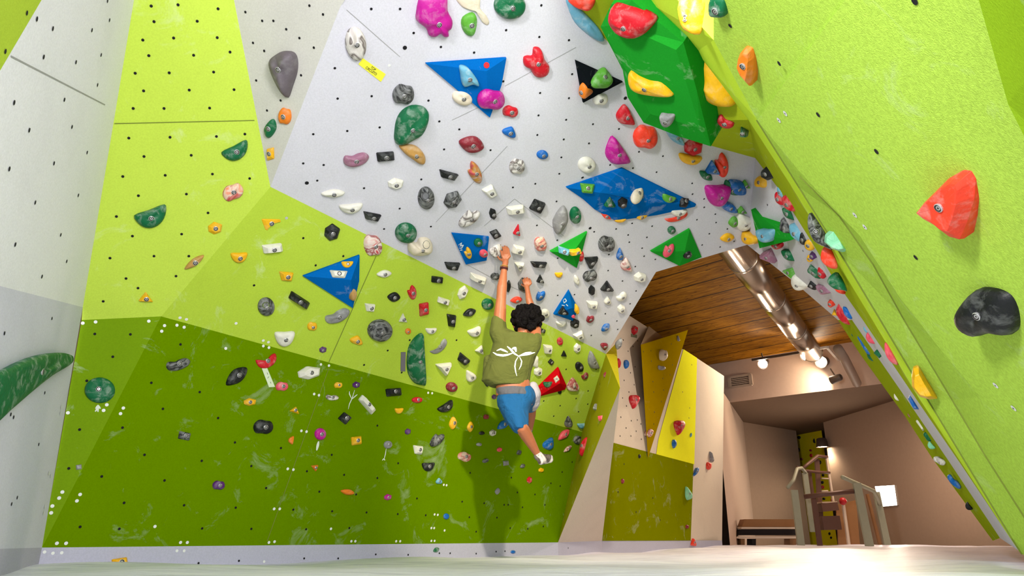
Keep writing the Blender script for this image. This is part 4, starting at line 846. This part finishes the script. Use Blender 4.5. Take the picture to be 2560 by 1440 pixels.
beam([(2048, 1270), (2088, 1266)], .16, PB, 'step', 15.6, t=.3); beam([(2050, 1308), (2094, 1307)], .26, PB, 'step', 15.0, t=.3); beam([(2048, 1257), (2086, 1256)], .03, WE, 'step', 15.7, t=.3); beam([(2060, 1321), (2096, 1321)], .025, WE, 'step', 15.1, t=.3)
m = MB(); m.tube([P(2107, 1253, 15.5) + Vector((0, 0, dz)) - st_.location for dz in (-.075, -.05, 0, .05, .075)], [.02, .06, .08, .06, .02], 14); m.build('knob', [plain('red_knob', (176, 24, 30), .4)], st_, True)
m = MB(); a = [P(2090, 1262, 15.9), P(2140, 1250, 15.9), P(2150, 1364, 15.9), P(2096, 1364, 15.9)]; m.add([x - st_.location for x in a] + [x - st_.location + Vector((0, .03, 0)) for x in a], [(0, 1, 2, 3), (4, 7, 6, 5), (0, 4, 5, 1)]); m.build('side_panel', [WD], st_)
bn = bpy.data.objects.new('storage_bench', None); COL.objects.link(bn); by = 16.0; bn.location = P(1915, 1366, by); tag(bn, 'low wooden shelf bench against the far left wall', 'bench')
def slab(px, mat, name, dy=.35, Y=by):
    m = MB(); a = [P(*p, Y) - bn.location for p in px]; k = len(a); m.add(a + [x + Vector((0, dy, 0)) for x in a], [tuple(range(k)), tuple(range(k, 2 * k))[::-1]] + [(i, (i + 1) % k, k + (i + 1) % k, k + i) for i in range(k)]); return m.build(name, [mat], bn)
slab([(1862, 1298), (1986, 1298), (1989, 1317), (1855, 1317)], WD, 'back_board'); slab([(1854, 1318), (1989, 1318), (1989, 1322), (1853, 1322)], WE, 'shelf', .5, by - .1)
slab([(1852, 1323), (1989, 1323), (1990, 1338), (1846, 1338)], DK, 'gap_shade'); slab([(1842, 1341), (1990, 1341), (1990, 1346), (1840, 1346)], WE, 'shelf', .5, by - .1)  # dark slab stands in for the shade between the shelves
slab([(1852, 1347), (1862, 1347), (1862, 1368), (1852, 1368)], WD, 'leg'); slab([(1880, 1347), (1890, 1347), (1890, 1368), (1880, 1368)], DK, 'leg'); slab([(1975, 1347), (1990, 1347), (1990, 1368), (1975, 1368)], WD, 'leg')

# ------------------------------------------------------------------ the climber
def blob(chains, voxel, smooth=6, rings=()):
    bm = bmesh.new()
    def sph(p, r):
        bmesh.ops.create_icosphere(bm, subdivisions=2, radius=r, matrix=Matrix.Translation(p))
    for ch in chains:
        pts = [(Vector(p), r) for p, r in ch]
        for (p, r), (q_, s) in zip(pts, pts[1:]):
            n_ = max(2, int((q_ - p).length / (min(r, s) * .35)) + 1)
            for i in range(n_ + 1):
                t = i / n_; sph(p.lerp(q_, t), r * (1 - t) + s * t)
        if len(pts) == 1: sph(*pts[0])
    for ring in rings:                       # list of (centre, half width, half depth)
        for (a, wa, da), (b, wb, db) in zip(ring, ring[1:]):
            n_ = 4
            for i in range(n_):
                t0, t1 = i / n_, (i + 1) / n_
                vs_ = []
                for t in (t0 - .02, t1 + .02):
                    c_0 = a.lerp(b, t); w_ = wa + (wb - wa) * t; d__ = da + (db - da) * t
                    vs_.append([bm.verts.new(c_0 + Vector((w_ * math.cos(x), d__ * math.sin(x), 0))) for x in [2 * math.pi * k / 24 for k in range(24)]])
                for k in range(24): bm.faces.new((vs_[0][k], vs_[0][(k + 1) % 24], vs_[1][(k + 1) % 24], vs_[1][k]))
                bm.faces.new(vs_[0][::-1]); bm.faces.new(vs_[1])
    me = bpy.data.meshes.new('b'); bm.to_mesh(me); bm.free()
    o = bpy.data.objects.new('b', me); COL.objects.link(o)
    rm = o.modifiers.new('r', 'REMESH'); rm.mode = 'VOXEL'; rm.voxel_size = voxel; rm.use_smooth_shade = True
    sm = o.modifiers.new('s', 'SMOOTH'); sm.iterations = smooth; sm.factor = .5
    bpy.context.view_layer.update()
    out = bpy.data.meshes.new_from_object(o.evaluated_get(bpy.context.evaluated_depsgraph_get()))
    bpy.data.objects.remove(o); out.polygons.foreach_set('use_smooth', [True] * len(out.polygons)); return out
hw_ = cast(1262, 640, 'W4')[1].y; hr_ = cast(1318, 712, 'W4')[1].y
YL = hw_ - .15; YR = hr_ - .13; YS = 6.25; YHp = 6.35
Q = lambda u, v, Y, r: (P(u, v, Y), r)
skin = [
 [Q(1248, 822, YS, .062), Q(1250, 785, YS - .01, .059), Q(1253, 748, YL + .02, .048), Q(1255, 718, YL, .049), Q(1259, 685, YL, .034), Q(1261, 668, YL, .029), Q(1264, 655, YL + .01, .030)],
 [Q(1338, 846, YS, .056), Q(1340, 815, YS + .08, .048), Q(1330, 775, YR + .02, .044), Q(1322, 748, YR, .034), Q(1319, 728, YR, .026), Q(1317, 717, YR + .01, .027)],
 [Q(1300, 860, YS + .02, .06), Q(1308, 835, YS + .04, .055), Q(1314, 812, YS + .06, .075), Q(1317, 800, YS + .07, .088)],
 [Q(1317, 806, YS + .11, .075), Q(1318, 812, YS + .14, .058)],       # face towards the wall
 [Q(1286, 812, YS + .05, .016), Q(1286, 818, YS + .05, .013)], [Q(1352, 798, YS + .06, .016), Q(1353, 804, YS + .06, .013)],
 [Q(1319, 804, YS + .205, .014), Q(1319, 800, YS + .19, .010)],
 # left leg
 [Q(1274, 1000, YHp, .09), Q(1290, 1040, YHp - .08, .07), Q(1305, 1070, YHp - .12, .058), Q(1316, 1088, YHp - .06, .056), Q(1330, 1112, YHp, .043), Q(1344, 1136, YHp + .06, .030)],
 [Q(1344, 1136, YHp + .06, .032), Q(1354, 1144, YHp + .06, .030), Q(1370, 1146, YHp + .10, .026)],
 # right leg, lifted towards the wall
 [Q(1308, 996, YHp, .10), Q(1322, 1006, YHp + .22, .075), Q(1327, 1018, YHp + .36, .055), Q(1327, 1040, YHp + .40, .048), Q(1324, 1070, YHp + .44, .034)],
 [Q(1324, 1070, YHp + .44, .032), Q(1320, 1080, YHp + .54, .028)],
]
# hands: palm and five separate fingers closed on the holds
def hand(palm, kn, mid, tip, thumb, Y, dk, dm, dt, r=.0088):
    out = []
    for (pu, pv), r_ in palm: pass
    pc_ = [(P(p[0], p[1], Y + .012), .022) for p, _ in palm]
    for k_ in kn: out.append([(P(palm[0][0][0], palm[0][0][1], Y + .01), .019), (P(*k_, Y + dk), .0135)])
    for k_, m_, t_ in zip(kn, mid, tip): out.append([(P(*k_, Y + dk), .0115), (P(*m_, Y + dm), .0095), (P(*t_, Y + dt), .0075)])
    out.append([(P(*thumb[0], Y + .012), .014), (P(*thumb[1], Y + .035), .0105), (P(*thumb[2], Y + .06), .0085)])
    return out
skin += hand([((1264, 652), 0)], [(1256, 640), (1262, 636), (1268, 636), (1274, 640)], [(1251, 625), (1257.5, 619), (1264, 617.5), (1271, 622)], [(1243, 623), (1249.5, 615), (1256.5, 611), (1265, 614)], [(1257, 651), (1249, 648), (1244, 641)], YL, .0, .015, .07)
skin += hand([((1318, 716), 0)], [(1310, 708), (1315, 704), (1321, 704), (1327, 708)], [(1307, 700), (1312, 696), (1319, 696), (1326, 701)], [(1303, 701), (1308, 695), (1315, 692), (1323, 696)], [(1312, 716), (1307, 714), (1303, 709)], YR, .0, .015, .06)
torso = [[(P(1283, 850, YS + .02), .17, .10), (P(1283, 900, YS + .06), .155, .10), (P(1282, 950, YHp - .02), .15, .10), (P(1283, 990, YHp), .155, .11)]]
SKIN, nt_, bs_ = base_mat('skin'); 
nt_.links.new(mix(nt_, noise(nt_, coords(nt_), 9, 3), lin((150, 84, 50)), lin((178, 108, 72))), bs_.inputs['Base Color']); bs_.inputs['Roughness'].default_value = .5; bs_.inputs['Subsurface Weight'].default_value = .05
body = newobj('person', blob(skin, .0058, 4, torso), None, [SKIN])
tag(body, 'person in olive shirt and blue shorts hanging from wall by both hands', 'person')
def cloth(name, me, c, label=None, rough=.9):
    m_, nt2, b2 = base_mat(name + '_cloth'); co_ = coords(nt2)
    nt2.links.new(mix(nt2, noise(nt2, co_, 6, 4), tuple(x * .75 for x in lin(c)[:3]) + (1,), lin(c)), b2.inputs['Base Color']); b2.inputs['Roughness'].default_value = rough
    bp_ = N(nt2, 'ShaderNodeBump'); bp_.inputs['Strength'].default_value = .8; bp_.inputs['Distance'].default_value = .03
    nt2.links.new(noise(nt2, co_, 7, 3, .5, 1.2), bp_.inputs['Height']); nt2.links.new(bp_.outputs[0], b2.inputs['Normal'])
    o_ = newobj(name, me, body, [m_])
    if label: o_['label'] = label
    return o_
def row(y, x0, x1, Y, d):
    a = P(x0, y, Y); b = P(x1, y, Y); return ((a + b) / 2, (b - a).length / 2, d)
shirt = blob([[Q(1246, 803, YS, .070), Q(1246, 830, YS, .085), Q(1262, 862, YS + .02, .095)], [Q(1340, 846, YS, .058), Q(1333, 862, YS + .01, .075), Q(1322, 880, YS + .02, .08)],
   [Q(1252, 838, YS, .08), Q(1290, 852, YS, .082), Q(1330, 856, YS, .075)], [Q(1215, 940, YHp, .035), Q(1222, 900, YHp - .02, .05)]], .008, 5,
   [[row(838, 1236, 1340, YS + .02, .115), row(870, 1229, 1348, YS + .03, .125), row(900, 1220, 1338, YS + .05, .13), row(930, 1209, 1328, YHp - .03, .135), row(952, 1203, 1325, YHp - .01, .135), row(966, 1224, 1322, YHp, .13)]])
sh = cloth('t_shirt', shirt, (90, 95, 34), 'olive t-shirt with a white dragonfly print on the back')
bvs = BVHTree.FromPolygons([v.co.copy() for v in shirt.vertices], [tuple(p.vertices) for p in shirt.polygons])
PRW = plain('shirt_print', (224, 236, 224), .8)
def print_(px, w):
    o = stroke(px, w, PRW, 'print_line', sh, bvh=bvs, off=.004); return o
for px, w in (([(1233, 881), (1243, 887), (1258, 889), (1270, 887), (1284, 882)], .010), ([(1242, 877), (1252, 873), (1262, 877), (1270, 881)], .009), ([(1268, 866), (1276, 873), (1286, 884), (1297, 891)], .009),
   ([(1280, 872), (1288, 870), (1290, 880)], .012), ([(1296, 890), (1308, 887), (1322, 885), (1337, 881)], .010), ([(1300, 888), (1314, 882), (1328, 880)], .006), ([(1296, 891), (1289, 903), (1287, 916), (1289, 930), (1292, 940)], .006), ([(1298, 891), (1304, 903), (1302, 914), (1297, 924)], .006)): print_(px, w)
shorts = blob([[Q(1278, 1000, YHp, .135), Q(1290, 1035, YHp - .05, .115), Q(1299, 1062, YHp - .10, .082)], [Q(1308, 990, YHp, .115), Q(1318, 1000, YHp + .12, .10), Q(1324, 1010, YHp + .24, .085)]], .008, 5,
   [[row(982, 1242, 1330, YHp, .135), row(1002, 1246, 1332, YHp, .14), row(1030, 1254, 1322, YHp - .03, .13), row(1055, 1272, 1322, YHp - .08, .10), row(1072, 1283, 1314, YHp - .11, .085)]])
cloth('shorts', shorts, (0, 86, 140), 'blue knee-length sports shorts')
wb = blob([], .007, 4, [[row(972, 1239, 1325, YHp, .128), row(984, 1240, 1330, YHp, .142), row(992, 1243, 1331, YHp, .140)]]); cloth('waistband', wb, (92, 92, 100), 'grey waistband')
sp = blob([[Q(1333, 966, YHp + .02, .045), Q(1336, 985, YHp + .04, .062), Q(1333, 1004, YHp + .10, .066), Q(1331, 1014, YHp + .2, .055)]], .007, 5); cloth('side_panel', sp, (176, 170, 178), 'pale grey side panel of the shorts')
hr = [[Q(1318, 796, YS + .035, .128)]]; rr = random.Random(3)
for k in range(110):
    a = rr.uniform(0, 6.28); t = rr.uniform(-.9, .9); d = Vector((math.cos(a) * math.sqrt(1 - t * t), min(.35, math.sin(a) * math.sqrt(1 - t * t)), t * .98)); hr.append([(P(1318, 797, YS + .035) + d * .132, rr.uniform(.016, .032))])
HAIR, nt_, bs_ = base_mat('curly_hair'); nt_.links.new(mix(nt_, noise(nt_, coords(nt_), 40, 4), (.0015, .0015, .002, 1), (.006, .004, .004, 1)), bs_.inputs['Base Color']); bs_.inputs['Roughness'].default_value = .7
bp_ = N(nt_, 'ShaderNodeBump'); bp_.inputs['Strength'].default_value = 1; bp_.inputs['Distance'].default_value = .02; nt_.links.new(noise(nt_, coords(nt_), 55, 3), bp_.inputs['Height']); nt_.links.new(bp_.outputs[0], bs_.inputs['Normal'])
bs_.inputs['Specular IOR Level'].default_value = .1
hair = newobj('hair', blob(hr, .007, 1), body, [HAIR]); hair['label'] = 'short curly black hair'
SHW = resin('shoe_leather', (110, 100, 94), .1, (50, 40, 38), (206, 196, 190))
for nm, ch in (('a', [[Q(1346, 1140, YHp + .06, .043), Q(1356, 1147, YHp + .06, .044), Q(1374, 1145, YHp + .10, .032)], [Q(1352, 1154, YHp + .05, .030), Q(1376, 1150, YHp + .10, .026)]]), ('b', [[Q(1323, 1073, YHp + .46, .038), Q(1319, 1083, YHp + .56, .034)]])):
    newobj('climbing_shoe', blob(ch, .006, 4), body, [SHW])
m = MB(); c0 = P(1260, 671, YL); ax = (P(1259, 685, YL) - P(1262, 660, YL)).normalized(); u1 = ax.orthogonal().normalized(); u2 = ax.cross(u1)
ringp = [c0 + (u1 * math.cos(t) + u2 * math.sin(t)) * .034 for t in [2 * math.pi * i / 20 for i in range(21)]]
m.tube(ringp, .005, 6, cap=False); m.tube([p + ax * .012 for p in ringp], .004, 6, cap=False); o = m.build('wrist_band', [plain('cord', (70, 20, 26), .8)], body, True)
m = MB(); m.tube([p - ax * .018 for p in ringp], .004, 6, cap=False); m.build('wrist_band', [plain('tan_cord', (176, 140, 60), .8)], body, True)

# ------------------------------------------------------------------ labels that single each hold out
names = {'L1': 'upper lime panel', 'W3': 'narrow grey panel'}
def rel(a, b):
    dx, dy = b['u'] - a['u'], b['v'] - a['v']
    if abs(dx) > abs(dy) * 1.3: return 'left of' if dx > 0 else 'right of'
    return 'above' if dy > 0 else 'below'
def art(s): return ('an ' if s[0] in 'aeiou' else 'a ') + s
used = set(h_['label'] for h_ in HOLDS if h_['label'])
for a in HOLDS:
    s = a['w'] * a['h']; a['size'] = 'tiny' if s < 180 else 'small' if s < 620 else 'large' if s > 2600 else ''
for a in HOLDS:
    if not a['label']:
        first = (a['size'] + ' ' + a['color'] + ' ' + a['shape'] + ' hold').strip()
        nb = sorted([b for b in HOLDS if b is not a], key=lambda b: (b['u'] - a['u']) ** 2 + (b['v'] - a['v']) ** 2)[:14]
        for b in nb:
            if b['color'] == a['color'] and b['shape'] == a['shape']: continue
            if b['shape'] == 'lumpy' and len(b['color'].split()) > 2 and len((first + a['place']).split()) > 8: continue
            lab = '%s on the %s, %s %s %s one' % (first, a['place'], rel(a, b), art(b['color']), b['shape'])
            if len(lab.split()) > 16: lab = '%s on the %s, %s %s one' % (first, a['place'], rel(a, b), art(b['color']))
            if lab not in used and len(lab.split()) <= 16: a['label'] = lab; used.add(lab); break
    if not a['label']: a['label'] = '%s %s hold on the %s' % (a['color'], a['shape'], a['place'])
    a['o']['label'] = a['label']; a['o']['group'] = 'climbing holds on the ' + a['place']
